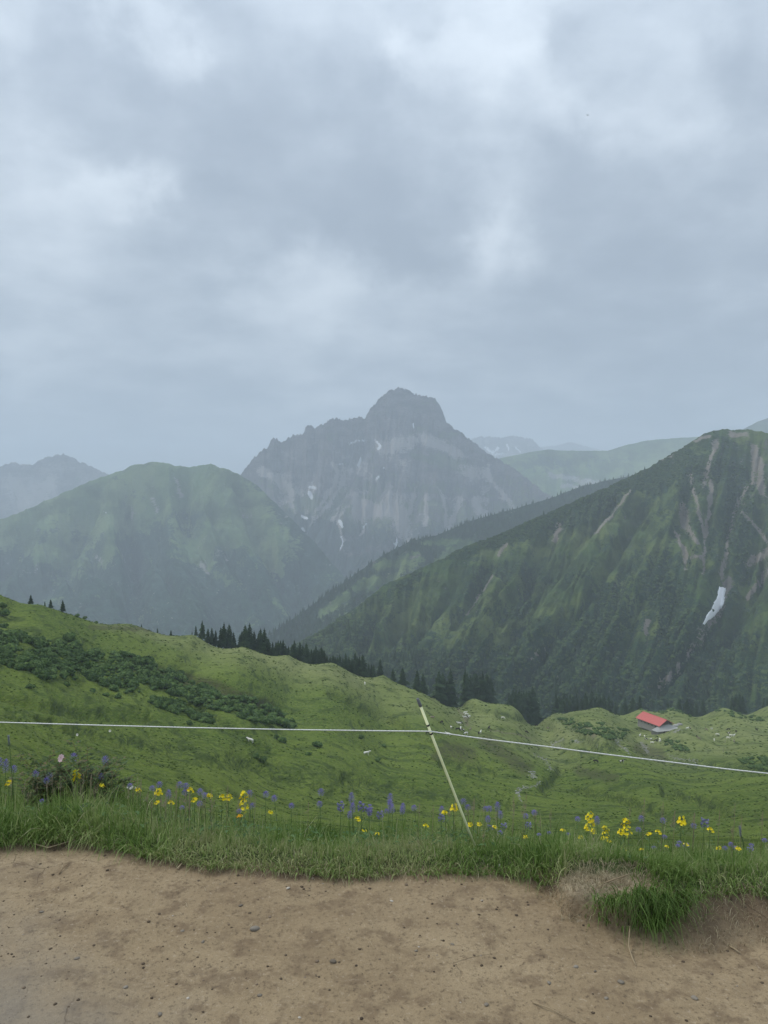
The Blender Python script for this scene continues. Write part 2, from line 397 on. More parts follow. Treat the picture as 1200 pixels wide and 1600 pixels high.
# ------------------------------------------------------------------ setting materials
def terrain_mat(name, grassA, grassB, forest, rock, rockB, S, contour=.25, bumpd=3.0, scree=(.3, .285, .27)):
    m = Mat(name, .95, .1)
    warpn = m.noise(m.pos, .6 / S, 3, .5, 'Color'); P = m.vadd(m.pos, warpn, S * .35)
    n1 = m.noise(P, 1.6 / S, 6, .62); n2 = m.noise(m.scale(P, (1, 1, 1 / contour)), 2.6 / S, 6, .62)
    n3 = m.noise(P, 9 / S, 6, .65); n4 = m.noise(m.scale(P, (1, 1, 3)), 22 / S, 5, .7)
    g = m.mix(m.map(n1, .38, .62), grassA, grassB)
    g = m.mix(m.map(n2, .42, .62, 0, .8), g, tuple(c * .5 for c in grassA))
    fo = m.mix(m.map(n3, .35, .68), tuple(c * .6 for c in forest), tuple(c * 1.45 for c in forest))
    ft = m.math('MULTIPLY_ADD', m.math('SUBTRACT', n4, .5), 1.5, m.math('MULTIPLY_ADD', m.math('SUBTRACT', n3, .5), 2.2, m.attr('forest')))
    c = m.mix(m.map(ft, .38, .56), g, fo)
    rk = m.mix(m.map(n2, .4, .6), rock, rockB); rk = m.mix(m.map(n4, .44, .62, 0, .8), rk, tuple(c_ * .42 for c_ in rock))
    rt = m.math('MULTIPLY_ADD', m.math('SUBTRACT', n4, .5), 2.4, m.math('MULTIPLY_ADD', m.math('SUBTRACT', n3, .5), 1.8, m.attr('rock')))
    c = m.mix(m.map(rt, .38, .62), c, rk)
    sc_ = m.math('MULTIPLY_ADD', m.math('SUBTRACT', n4, .5), 2.2, m.math('MULTIPLY_ADD', m.math('SUBTRACT', n3, .5), 1.6, m.attr('scree')))
    c = m.mix(m.map(sc_, .36, .7, 0, .9), c, m.mix(n4, tuple(v * .8 for v in scree), tuple(min(.6, v * 1.25) for v in scree)))
    st = m.math('MULTIPLY_ADD', m.math('SUBTRACT', n4, .5), .9, m.attr('snow'))
    c = m.mix(m.map(st, .45, .6), c, (.78, .8, .84))
    m.color(c)
    h = m.math('ADD', m.math('MULTIPLY', n3, 1.0), m.math('MULTIPLY', n4, .7)); m.bump(h, .9, bumpd)
    return m.m

GA, GB = (.048, .088, .018), (.085, .118, .03)
M_right = terrain_mat('shrubby slope', (.05, .088, .028), (.105, .14, .045), (.017, .038, .019), (.15, .13, .11), (.24, .215, .185), 170, .5, 7, scree=(.21, .185, .165))
M_mid = terrain_mat('forested ridge', (.07, .12, .045), (.12, .16, .065), (.016, .032, .018), (.14, .13, .12), (.2, .19, .18), 260, .6, 10)
M_left = terrain_mat('green mountain', (.10, .165, .07), (.17, .23, .10), (.026, .052, .036), (.30, .30, .28), (.40, .40, .38), 420, .8, 20)
M_wid = terrain_mat('limestone mountain', (.09, .12, .06), (.14, .16, .08), (.014, .028, .02), (.085, .078, .085), (.19, .172, .172), 330, .5, 30, scree=(.36, .33, .31))
M_far = terrain_mat('far mountain', (.08, .12, .06), (.12, .15, .08), (.02, .035, .025), (.10, .097, .10), (.25, .235, .23), 700, .5, 30)

def mountain(name, crest, foot, mat, ns, nt, k=.8, A=40, gf=14, jag=3, jagf=60, back=900, zback=-500, mask=None, diag=0.0, label=None, tex=None, detail=1.0, spur=1.0, tmax=1.0, carve=()):
    crest = np.array(crest, float); foot = np.array(foot, float)
    sc = (crest[:, 0] - crest[0, 0]) / (crest[-1, 0] - crest[0, 0]); s = np.linspace(0, 1, ns)
    cpx, cpy, cD = (np.interp(s, sc, crest[:, i]) for i in range(3))
    sf = np.linspace(0, 1, len(foot)) if foot.shape[1] == 3 else foot[:, 3]
    fpx, fpy, fD = (np.interp(s, sf, foot[:, i]) for i in range(3))
    cx, cy_, cz = at(cpx, cpy, cD); fx, fy, fz = at(fpx, fpy, fD)
    px_m = cD / 1200
    cz = cz + px_m * jag * (ridged(s * jagf, 0.7, 0.2, 4, .6) - .62)
    t = np.linspace(0, 1, nt) ** 1.25
    T, Sg = np.meshgrid(t, s, indexing='ij')
    X = cx + (fx - cx) * T; Y = cy_ + (fy - cy_) * T; Z = cz + (fz - cz) * T ** k
    wv = .6 * fbm(Sg * gf * .4, T * 1.6, 4.2, 3)
    wv2 = wv + Sg * gf * 1.0 + diag * T
    g1 = ridged(wv2, T * .9, 1.9, 2, .5)
    g2 = ridged(wv2 * 3.1 + .4 * wv, T * 2.4, 6.1, 4, .6)
    big = fbm(X / (A * 22), Y / (A * 22), Z / (A * 22), 3)
    tp = sst(0, .16, T) * (1 - .35 * T)
    tp2 = sst(-.01, .05, T)
    Z = Z - A * tp * spur * (1 - g1) * 1.7 - A * .30 * tp2 * (1 - g2) * 1.6 * detail + A * .5 * tp * np.minimum(big, .1)
    Z = Z - A * .14 * detail * tp2 * (.5 + fbm(X / (A * 1.1), Y / (A * 1.1), Z / (A * .7), 4, .6))
    if carve:
        qx, qy = proj(X, Y, Z)
        for ln, dp in carve: Z = Z - dp * tp2 * strokes(qx, qy, ln)
    nb = max(8, nt // 10); tb = np.linspace(1, 0, nb + 1)[:-1][:, None]
    Xb = cx[None] * (1 + tb * back / cD[None]); Yb = cy_[None] + back * tb; Zb = cz[None] + (zback - cz[None]) * tb ** .9
    X = np.vstack([Xb, X]); Y = np.vstack([Yb, Y]); Z = np.vstack([Zb, Z])
    T = np.vstack([np.repeat(-tb, ns, 1), T]); Sg = np.vstack([np.repeat(s[None], nb, 0), Sg])
    # steepness
    px, py = proj(X, Y, Z)
    mk_ = mask(px, py, Sg, T, X, Y, Z, np.vstack([np.zeros((nb, ns)), g1]), np.vstack([np.zeros((nb, ns)), g2]))
    rock, forest, snow = mk_[:3]; scree = mk_[3] if len(mk_) > 3 else 0 * px
    V = np.stack([X, Y, Z], -1).reshape(-1, 3)
    me = mesh_np(name, V, grid_faces(*X.shape)[:, ::-1], True, {'rock': rock, 'forest': forest, 'snow': snow, 'scree': scree})
    o = link(name, me, None, mat); tag(o, label=label, kind='structure')
    return dict(X=X, Y=Y, Z=Z, px=px, py=py, T=T, rock=rock, forest=forest, snow=snow, obj=o)

zero = lambda a: np.zeros(a.shape)
# --- farthest ridges
def mk0(px, py, S, T, X, Y, Z, g1, g2): return .6 + 0 * px, 0 * px, 0 * px
mountain('faint_mountain', [(600, 800, 14000), (790, 716, 14000), (830, 700, 14000), (868, 696, 14000), (890, 690, 14000), (918, 698, 14000), (960, 708, 14000), (1300, 700, 14000)],
         [(500, 815, 12500), (1300, 815, 12500)], M_far, 160, 24, 1, 40, 10, 2, 40, 800, -780, mk0, label='faint mountain farthest behind the green ridge')
def mk1(px, py, S, T, X, Y, Z, g1, g2):
    return .75 + 0 * px, 0 * px, .75 * strokes(px, py, [([(757, 699), (770, 705), (780, 700)], 3), ([(790, 694), (795, 702)], 2.5), ([(765, 712), (790, 709)], 3), ([(803, 698), (812, 706)], 2)])
mountain('jagged_mountain', [(600, 760, 11000), (690, 715, 11000), (738, 686, 11000), (752, 681, 11000), (770, 683, 11000), (785, 684, 11000), (800, 680, 11000), (815, 683, 11000), (833, 686, 11000), (842, 698, 11000), (880, 718, 11000), (940, 745, 11000)],
         [(600, 812, 9500), (980, 812, 9500)], M_far, 240, 40, .9, 70, 16, 5, 55, 800, -780, mk1, label='far jagged mountain with small snow patches right of the main peak')
def mk2(px, py, S, T, X, Y, Z, g1, g2):
    sc = strokes(px, py, [([(20, 755), (45, 800)], 16), ([(80, 752), (50, 800)], 14), ([(60, 770), (50, 790)], 20)])
    return np.clip(.85 - .6 * sst(.3, .9, T), 0, 1), .7 * sst(.45, .9, T), 0 * px, .9 * sc
mountain('rocky_mountain', [(-400, 740, 7600), (-120, 760, 7600), (-40, 735, 7600), (0, 730, 7600), (18, 722, 7600), (38, 726, 7600), (50, 722, 7600), (70, 716, 7600), (85, 711, 7600), (98, 709, 7600), (115, 716, 7600), (145, 730, 7600), (172, 742, 7600), (260, 790, 7600), (400, 860, 7600)],
         [(-400, 930, 6200), (100, 930, 6200), (450, 930, 6200)], M_far, 360, 90, .75, 150, 14, 8, 45, 900, -780, mk2, label='far grey rocky mountain at the left with pale scree')
def mk3(px, py, S, T, X, Y, Z, g1, g2): return .2 + 0 * px, .25 + 0 * px, 0 * px
mountain('dark_green_mountain', [(1120, 690, 6000), (1160, 671, 6000), (1185, 658, 6000), (1200, 653, 6000), (1300, 630, 6000), (1500, 650, 6000)],
         [(1100, 800, 5000), (1500, 800, 5000)], M_far, 140, 40, .9, 50, 8, 1, 30, 700, -700, mk3, label='small dark mountain corner behind the right slope')
# --- green ridge behind the right slope
def mk4(px, py, S, T, X, Y, Z, g1, g2):
    n = fbm(X / 500, Y / 500, Z / 300, 4)
    f = .28 + .9 * n + .35 * strokes(px, py, [([(800, 705), (900, 740), (960, 770)], 25)]) - .3 * sst(.06, 0, T)
    r = .9 * strokes(px, py, [([(860, 742), (910, 752), (960, 758)], 5), ([(880, 760), (930, 765)], 4)])
    return r, f, 0 * px
mountain('green_ridge', [(640, 780, 6300), (720, 735, 6300), (780, 716, 6200), (830, 706, 6200), (856, 702, 6200), (880, 704, 6200), (950, 704, 6300), (975, 696, 6300), (1010, 688, 6300), (1060, 684, 6300), (1095, 682, 6300), (1200, 690, 6300), (1500, 700, 6300)],
         [(700, 880, 4600), (1500, 880, 4600)], M_left, 420, 120, .85, 60, 18, 1, 50, 900, -780, mk4, label='long hazy green ridge between the main peak and right slope')
# --- the main peak
WS = [([(585, 688), (592, 694), (590, 702)], 2.2), ([(545, 694), (552, 691), (560, 689), (570, 688)], 1.9), ([(528, 727), (537, 725)], 1.5), ([(566, 712), (563, 724), (560, 728)], [1.5, 3, 3.2]), ([(645, 662), (647, 667)], 1.6),
      ([(600, 731), (602, 733)], 1.6), ([(592, 745), (590, 748)], 2.2), ([(485, 762), (492, 764)], 3), ([(483, 770), (487, 776)], 3.4), ([(472, 808), (480, 811)], 2.6), ([(471, 826), (475, 830)], 2.8), ([(531, 815), (535, 822)], [3, 3]), ([(532, 838), (536, 846), (533, 858)], 1.7),
      ([(572, 819), (568, 824)], 2), ([(620, 840), (619, 855)], 1.6), ([(690, 845), (692, 850)], 2.2), ([(615, 850), (622, 852)], 1.8), ([(690, 850), (697, 853)], 2)]
WR = [([(520, 723), (528, 738), (522, 760), (508, 778), (494, 798), (485, 812)], [2, 3, 4, 4, 5, 7]), ([(538, 745), (520, 780), (500, 805), (470, 835)], 3.2), ([(488, 765), (482, 790), (478, 805)], 5), ([(612, 760), (600, 790), (595, 808)], 3),
      ([(686, 760), (694, 790), (697, 820)], 4), ([(529, 812), (532, 832), (538, 845), (532, 862)], 2.6), ([(572, 820), (562, 838)], 2), ([(560, 800), (625, 795), (630, 830)], 16), ([(650, 760), (640, 800)], 5), ([(720, 780), (700, 830)], 6), ([(745, 790), (760, 815)], 5),
      ([(470, 770), (440, 760), (410, 735)], 8), ([(660, 685), (700, 700), (740, 740)], 12), ([(600, 700), (640, 690)], 16), ([(760, 740), (800, 790), (815, 820)], 5), ([(545, 790), (520, 812)], 3), ([(668, 775), (664, 820)], 4), ([(450, 780), (462, 800)], 5), ([(634, 800), (637, 850)], 3)]
def mk5(px, py, S, T, X, Y, Z, g1, g2):
    n = fbm(X / 260, Y / 260, Z / 90, 4)
    lo = sst(735, 830, py)
    rock = .95 - .75 * lo + 1.2 * n + .3 * (g2 - .6)
    wr = strokes(px, py, WR)
    gr = strokes(px, py, [([(520, 790), (500, 800)], 14), ([(650, 715), (700, 720), (720, 735)], 9), ([(540, 770), (515, 800)], 8)]); rock = rock - .9 * gr
    lf = sst(540, 480, px) * sst(775, 820, py); rock = rock - .8 * lf
    forest = sst(785, 850, py) * .95 + .5 * n - .7 * gr + .7 * lf
    snow = .95 * strokes(px, py, WS)
    scr = .95 * wr + .55 * sst(690, 740, py) * sst(.74, .35, g1) * sst(850, 780, py) + 1.1 * n * sst(670, 710, py) * sst(850, 770, py) - .05 - .5 * lf
    return rock, forest, snow, scr
mountain('rocky_peak', [(300, 800, 5600), (345, 760, 5500), (376, 740, 5500), (388, 726, 5500), (397, 714, 5500), (408, 704, 5500), (418, 698, 5500), (424, 684, 5500), (430, 683, 5500), (438, 690, 5500), (444, 689, 5500), (450, 684, 5500), (457, 679, 5500), (464, 678, 5500), (474, 679, 5480), (477, 667, 5480), (484, 664, 5480),
          (495, 666, 5480), (506, 662, 5450), (516, 655, 5450), (524, 652, 5450), (535, 656, 5450), (550, 653, 5450), (562, 651, 5450), (571, 652, 5450), (576, 641, 5450), (586, 629, 5450), (598, 618, 5450), (606, 611, 5450), (614, 607, 5450), (622, 605, 5450), (632, 606, 5450), (643, 612, 5450), (656, 617, 5450), (671, 619, 5450), (680, 621, 5450),
          (686, 630, 5450), (692, 642, 5450), (697, 657, 5450), (704, 664, 5450), (716, 672, 5450), (728, 681, 5450), (742, 692, 5450), (756, 703, 5450), (768, 712, 5450), (790, 722, 5450), (815, 740, 5400), (850, 768, 5300), (900, 800, 5200), (980, 850, 5100)],
         [(300, 1000, 3800), (470, 990, 3800), (700, 990, 3700), (980, 990, 3600)], M_wid, 620, 300, .74, 150, 13, 7.5, 90, 1300, -780, mk5, label='tall rocky main peak with blocky summit in the haze', carve=[([([(560, 700), (535, 750), (500, 800), (478, 835)], [14, 16, 14, 14]), ([(470, 750), (480, 800)], 10), ([(600, 735), (580, 790), (560, 850)], [8, 10, 10]), ([(655, 690), (650, 760), (625, 850)], [6, 10, 12]), ([(700, 720), (705, 790), (690, 850)], [5, 10, 12]), ([(750, 750), (770, 810)], 9), ([(430, 720), (450, 770)], 8)], 110), ([([(620, 618), (622, 655)], 3), ([(655, 630), (660, 665)], 3), ([(590, 640), (600, 680)], 4), ([(520, 665), (525, 700)], 4), ([(500, 680), (495, 715)], 4)], 45)], detail=1.25, spur=.75)
# --- green mountain left
def mk6(px, py, S, T, X, Y, Z, g1, g2):
    n = fbm(X / 330, Y / 330, Z / 230, 5, .6)
    top = sst(835, 925, py + 110 * n)
    f = top * .95 + .75 * n - .05 + .25 * sst(.75, .4, g1) + .3 * sst(400, 520, px) * sst(770, 800, py) + .55 * strokes(px, py, [([(260, 830), (300, 810)], 26), ([(370, 730), (450, 800), (500, 860)], 22), ([(200, 850), (260, 830)], 18), ([(100, 800), (70, 840)], 15)])
    gr = strokes(px, py, [([(330, 750), (380, 800)], 22), ([(100, 800), (180, 790)], 18), ([(300, 870), (370, 920)], 10), ([(430, 850), (440, 900)], 7), ([(310, 860), (330, 880)], 12), ([(420, 930), (450, 960)], 10), ([(60, 870), (100, 855)], 10), ([(230, 740), (290, 760)], 25)])
    r = .75 * strokes(px, py, [([(205, 795), (207, 810)], 5), ([(240, 780), (245, 800)], 5), ([(130, 803), (140, 800)], 3), ([(275, 750), (285, 775)], 5), ([(150, 870), (160, 880)], 4), ([(55, 895), (57, 880)], 3), ([(440, 785), (455, 800)], 5), ([(315, 880), (325, 895)], 4)]) + .35 * (n > .34)
    gr = gr * np.clip(.45 + 2.6 * n, 0, 1)
    return .2 * (n > .3) + 0 * px, f - 1.0 * gr, .6 * strokes(px, py, [([(130, 805), (135, 803)], 1.8), ([(163, 799), (166, 801)], 1.8), ([(57, 893), (58, 886)], 1.8)]), .8 * r
mountain('green_mountain', [(-500, 880, 4300), (-200, 850, 4200), (0, 812, 4100), (50, 792, 4100), (90, 773, 4100), (130, 756, 4100), (165, 743, 4100), (190, 735, 4100), (210, 725, 4100), (232, 720, 4100), (250, 722, 4100), (275, 727, 4100), (300, 729, 4100), (318, 726, 4100), (332, 725, 4100), (350, 731, 4050), (372, 740, 4050),
          (400, 756, 4000), (430, 785, 3950), (460, 815, 3900), (490, 845, 3850), (520, 880, 3800), (560, 925, 3700), (620, 985, 3600), (700, 1040, 3500)],
         [(-500, 1060, 2300), (0, 1060, 2300), (300, 1060, 2350), (500, 1070, 2500), (700, 1080, 2900)], M_left, 560, 280, .95, 165, 9, 4.5, 42, 1100, -780, mk6, label='rounded green mountain at the left below the clouds', carve=[([([(285, 745), (290, 800), (320, 870), (360, 940)], [12, 20, 26, 30]), ([(150, 775), (110, 840), (60, 900)], [12, 20, 24]), ([(375, 755), (400, 810), (450, 890), (480, 950)], [8, 16, 20, 22]), ([(200, 770), (205, 850), (215, 940)], [6, 14, 22]), ([(40, 830), (0, 880)], 16)], 150), ([([(330, 790), (360, 860), (400, 920)], 7), ([(250, 780), (255, 850)], 7), ([(240, 850), (280, 930)], 8), ([(100, 850), (120, 920)], 8), ([(420, 830), (440, 870)], 6)], 60)], spur=1.05, detail=.8)
# --- forested middle ridge
def mk7(px, py, S, T, X, Y, Z, g1, g2):
    n = fbm(X / 170, Y / 170, Z / 120, 5, .6)
    f = .78 + .8 * n + .3 * sst(.2, 0, T) - .9 * strokes(px, py, [([(590, 885), (650, 870)], 13), ([(560, 915), (610, 905)], 12), ([(660, 850), (720, 845)], 6), ([(500, 960), (540, 930)], 7), ([(690, 880), (730, 850)], 10)])
    r = .7 * strokes(px, py, [([(515, 935), (517, 945)], 2), ([(583, 878), (583, 886)], 2), ([(640, 872), (655, 868)], 3)])
    return r, f, 0 * px
RM = mountain('forested_ridge', [(300, 1060, 2100), (420, 992, 2200), (470, 958, 2300), (520, 922, 2400), (560, 893, 2450), (600, 866, 2500), (640, 846, 2550), (690, 833, 2650), (740, 812, 2750), (800, 796, 2850), (860, 778, 2950), (910, 759, 3050), (960, 748, 3100), (1010, 740, 3150), (1200, 720, 3300)],
         [(300, 1150, 1500), (480, 1130, 1500), (700, 1100, 1700), (1200, 1000, 2100)], M_mid, 460, 170, .95, 42, 15, 2.0, 60, 700, -600, mk7, label='hazy forested ridge descending behind the right slope')
# --- right mountain
RS = [([(1112, 752), (1107, 800), (1101, 850), (1099, 895)], [6, 5, 4, 3]), ([(1078, 742), (1082, 765), (1092, 800), (1100, 830)], [6, 5, 4, 4]), ([(1066, 790), (1070, 820), (1090, 850)], [9, 11, 4]), ([(1055, 832), (1070, 860), (1072, 890)], [3, 7, 3]),
      ([(1120, 690), (1108, 720), (1100, 755)], [7, 5, 9]), ([(1178, 700), (1180, 740), (1152, 790), (1140, 830), (1128, 900)], [10, 7, 4, 4, 7]), ([(1142, 678), (1165, 680)], 8), ([(1185, 720), (1190, 770)], 10), ([(1160, 800), (1180, 820), (1200, 850)], 4),
      ([(1140, 905), (1118, 960), (1085, 1010), (1060, 1040), (1030, 1072)], [10, 11, 7, 6, 5]), ([(1205, 885), (1182, 915), (1163, 940)], [6, 7, 3]), ([(1015, 970), (1008, 990)], 5), ([(1170, 880), (1200, 860)], 10),
      ([(1080, 870), (1100, 870)], 5), ([(985, 765), (960, 800), (930, 835)], 3), ([(1035, 720), (1075, 690), (1110, 682)], 3.5), ([(873, 820), (868, 845)], 7), ([(790, 852), (780, 865)], 6), ([(770, 900), (730, 960)], 2.5), ([(850, 1010), (830, 1030)], 3)]
def mk8(px, py, S, T, X, Y, Z, g1, g2):
    n = fbm(X / 90, Y / 90, Z / 90, 5, .6)
    nn = fbm(X / 300, Y / 300, Z / 300, 3)
    f = .40 + .85 * n + .45 * nn + .35 * sst(960, 1060, py) + .65 * strokes(px, py, [([(1060, 705), (1000, 740), (930, 780), (850, 815), (760, 850)], [18, 17, 22, 20, 8]), ([(1085, 735), (1080, 760)], 18), ([(1150, 735), (1160, 760)], 12), ([(1140, 760), (1160, 900)], 12), ([(940, 960), (900, 1020)], 40), ([(1040, 920), (1100, 1040)], 40), ([(820, 960), (850, 1050)], 26)])
    gr = strokes(px, py, [([(760, 868), (900, 850), (960, 810)], [12, 22, 10]), ([(1110, 800), (1130, 760)], 10), ([(700, 900), (660, 960), (600, 1000)], 15), ([(780, 1000), (870, 930)], 12), ([(1200, 1050), (1150, 1100)], [40, 25]), ([(1120, 1000), (1150, 960)], 10), ([(940, 900), (1000, 830)], 12)])
    f = f - .75 * gr * np.clip(.5 + 2.2 * n, 0, 1.2)
    sk = strokes(px, py, [(p_, [q * .7 for q in w_] if isinstance(w_, list) else w_ * .7) for p_, w_ in RS]) * (1.2 + 1.0 * fbm(X / 22, Y / 22, Z / 40, 3))
    ridge_line = .55 * sst(.30, .12, np.abs(g1 - .95) + .3 * n) * sst(880, 800, py - .0 * px) * (px > 820)
    r = .55 * sst(1080, 1200, px) * sst(940, 700, py) * (.45 + n) + .2 * ridge_line
    return r, f - .2 * sk, 0 * px, .85 * sk
RR = mountain('mountain_slope', [(300, 1110, 1250), (420, 1030, 1350), (500, 985, 1400), (560, 945, 1450), (600, 913, 1500), (640, 895, 1500), (690, 872, 1520), (728, 852, 1540), (770, 838, 1560), (820, 816, 1600), (880, 790, 1640), (940, 764, 1680), (980, 746, 1700), (1010, 732, 1710), (1040, 714, 1720), (1065, 700, 1725), (1085, 686, 1730), (1100, 677, 1730), (1118, 671, 1730), (1140, 670, 1730),
          (1165, 671, 1720), (1185, 672, 1710), (1200, 677, 1700), (1260, 700, 1680), (1400, 690, 1650), (1700, 740, 1600)],
         [(250, 1180, 800, 0), (420, 1170, 820, .25), (620, 1160, 830, .45), (800, 1150, 840, .57), (960, 1142, 845, .66), (1150, 1138, 850, .74), (1750, 1150, 850, 1)], M_right, 640, 330, .92, 52, 22, 4.0, 90, 600, -420, mk8, label='steep dark green mountain slope rising at the right', carve=[([([(1128, 890), (1118, 960), (1085, 1010), (1030, 1072)], [10, 13, 11, 10]), ([(1108, 740), (1106, 800), (1100, 880)], 9), ([(1180, 740), (1150, 790), (1132, 870)], 9), ([(960, 780), (900, 850), (840, 930), (800, 1010)], [6, 9, 11, 12]), ([(1010, 790), (950, 880), (880, 980)], [6, 9, 12]), ([(760, 890), (710, 970)], 9), ([(1000, 930), (960, 1040)], 12), ([(860, 1000), (820, 1060)], 10), ([(1200, 885), (1165, 940), (1140, 1000)], 9), ([(700, 930), (640, 1000)], 9)], 24), ([([(1070, 800), (1075, 880)], 6), ([(1040, 760), (1020, 830), (990, 890)], 6), ([(870, 820), (820, 880)], 5), ([(1060, 930), (1040, 1000)], 7), ([(790, 960), (760, 1030)], 6)], 12)], diag=-1.6, detail=1.1)

# ------------------------------------------------------------------ valley bottom
m = Mat('valley ground'); m.color(m.mix(m.noise(m.pos, .004, 5), (.03, .055, .02), (.06, .09, .03)))
vb = MB(); vb.add([(-11500, -900, -800), (11500, -900, -800), (11500, 15600, -800), (-11500, 15600, -800)], [(0, 1, 2, 3)])
tag(vb.build('valley_ground', m.m), kind='structure')

# ------------------------------------------------------------------ meadow
rows = np.concatenate([np.linspace(4.75, 12, 60)[:-1], np.exp(np.linspace(math.log(12), math.log(60), 90))[:-1], np.exp(np.linspace(math.log(60), math.log(720), 400)), np.linspace(725, 1050, 45)])
us = np.concatenate([np.linspace(-1.1, -.53, 50)[:-1], np.linspace(-.53, .53, 560), np.linspace(.53, 1.1, 50)[1:]])
U, R_ = np.meshgrid(us, rows); X = U * (R_ + 3 * np.exp(-R_ / 60)); Y = R_
Z = H(X, Y)
px, py = proj(X, Y, Z)
n = fbm(X / 40, Y / 40, 3.3, 4)
STREAM = [([(880, 1157), (862, 1164), (880, 1168)], 2.5), ([(832, 1180), (850, 1186), (858, 1193), (861, 1205)], 2), ([(830, 1207), (835, 1216)], 3), ([(845, 1222), (838, 1228), (815, 1232), (808, 1240), (815, 1252)], 2.4),
          ([(962, 1155), (968, 1165), (985, 1178)], 3.5), ([(1003, 1160), (1012, 1176)], 5), ([(1045, 1180), (1060, 1186), (1090, 1190)], 2.8), ([(895, 1158), (905, 1159)], 2), ([(1052, 1145), (1062, 1140)], 3)]
TRAIL = [([(598, 1036), (625, 1052), (640, 1063)], 1.0), ([(675, 1092), (700, 1098), (716, 1108), (726, 1120)], 1.2), ([(765, 1140), (800, 1146), (830, 1154)], 1.0), ([(727, 1122), (730, 1132)], 3.2), ([(920, 1140), (928, 1148)], 4)]
stony = strokes(px, py, [(p_, w_ * .55) for p_, w_ in STREAM]) * (Y > 100); bare = strokes(px, py, TRAIL) * (Y > 100)
brown = strokes(px, py, [([(735, 1180), (700, 1172), (680, 1180)], [14, 16, 8]), ([(200, 1040), (330, 1075), (420, 1105)], [8, 16, 10]), ([(760, 1160), (820, 1200)], 14), ([(905, 1205), (960, 1215)], 9), ([(1000, 1170), (1030, 1180)], 12), ([(140, 980), (260, 985)], 4)]) * (Y > 100)
dry = sst(300, 480, Y) * .62 + .35 * n + .35 * strokes(px, py, [([(150, 975), (330, 1010), (560, 1060)], [8, 20, 20]), ([(930, 1150), (880, 1140)], 14)]) * (Y > 100)
gully_dark = .55 * strokes(px, py, GULLY) * (Y > 60) + .6 * strokes(px, py, [([(470, 1195), (560, 1230), (640, 1240), (720, 1248)], [10, 12, 9, 6]), ([(120, 1140), (260, 1170), (400, 1195), (480, 1225)], [4, 9, 12, 9]), ([(900, 1235), (980, 1250), (1070, 1290)], 5), ([(1060, 1240), (1120, 1262)], 5), ([(690, 1190), (760, 1205)], 5), ([(870, 1120), (930, 1160), (960, 1175)], 8), ([(1050, 1195), (1150, 1200), (1200, 1205)], 8), ([(300, 1100), (420, 1180)], 7)]) * (Y > 60)  # mask for a darker green along the gully lines
m = Mat('alpine meadow', .95, .12)
z_ = m.t.nodes.new('ShaderNodeSeparateXYZ'); m.t.links.new(m.pos, z_.inputs[0])
Pc = m.scale(m.pos, (.075, .10, .70)); Pw = m.vadd(Pc, m.noise(m.pos, .06, 3, .5, 'Color'), 1.8)
st1 = m.noise(Pw, .8, 6, .6); st2 = m.noise(m.scale(m.pos, (.34, .34, 2.4)), 1.0, 7, .72)
bigp = m.noise(m.pos, .018, 7, .68); tuft = m.noise(m.pos, 2.6, 6, .7); tuft2 = m.noise(m.scale(m.pos, (1, 1, 2.5)), .75, 5, .65)
c = m.mix(m.map(bigp, .36, .64), (.080, .140, .015), (.150, .212, .030))
c = m.mix(m.math('MULTIPLY', m.map(tuft2, .36, .66), .7), c, (.20, .25, .052))
c = m.mix(m.math('MULTIPLY', m.map(m.attr('dry'), .05, .95), m.map(tuft, .2, .75, .45, .95)), c, (.28, .30, .125))
c = m.mix(m.map(st1, .47, .68, 0, .8), c, (.042, .072, .014))
c = m.mix(m.map(st2, .50, .70, 0, .65), c, (.05, .072, .02))
c = m.mix(m.math('MULTIPLY', m.attr('gully_dark'), m.map(st2, .38, .62, 0, .75)), c, (.034, .062, .014))
c = m.mix(m.math('MULTIPLY', m.map(m.attr('brown'), .1, .9, 0, .75), m.map(tuft2, .3, .6)), c, (.07, .058, .036))
c = m.mix(m.map(tuft, .52, .70, 0, .75), c, (.04, .062, .016))
c = m.mix(m.map(m.noise(m.pos, 1.1, 7, .8), .56, .70, 0, .6), c, (.20, .225, .085))
sn = m.noise(m.pos, 1.3, 5, .7)
c = m.mix(m.map(m.math('MULTIPLY_ADD', m.math('SUBTRACT', sn, .5), 4.0, m.attr('stony')), .75, 1.0), c, m.mix(sn, (.12, .115, .105), (.33, .32, .31)))
c = m.mix(m.math('MULTIPLY', m.attr('bare'), .8), c, (.20, .17, .115))
m.color(c)
hb = m.math('ADD', m.math('ADD', m.math('MULTIPLY', tuft, .35), m.math('MULTIPLY', tuft2, .9)), m.math('MULTIPLY', st2, 1.0)); m.bump(hb, 1.0, 1.7)
me = mesh_np('meadow', np.stack([X, Y, Z], -1).reshape(-1, 3), grid_faces(*X.shape), True, {'stony': stony, 'bare': bare, 'brown': brown, 'dry': dry, 'gully_dark': gully_dark})
tag(link('meadow', me, None, m.m), kind='structure')

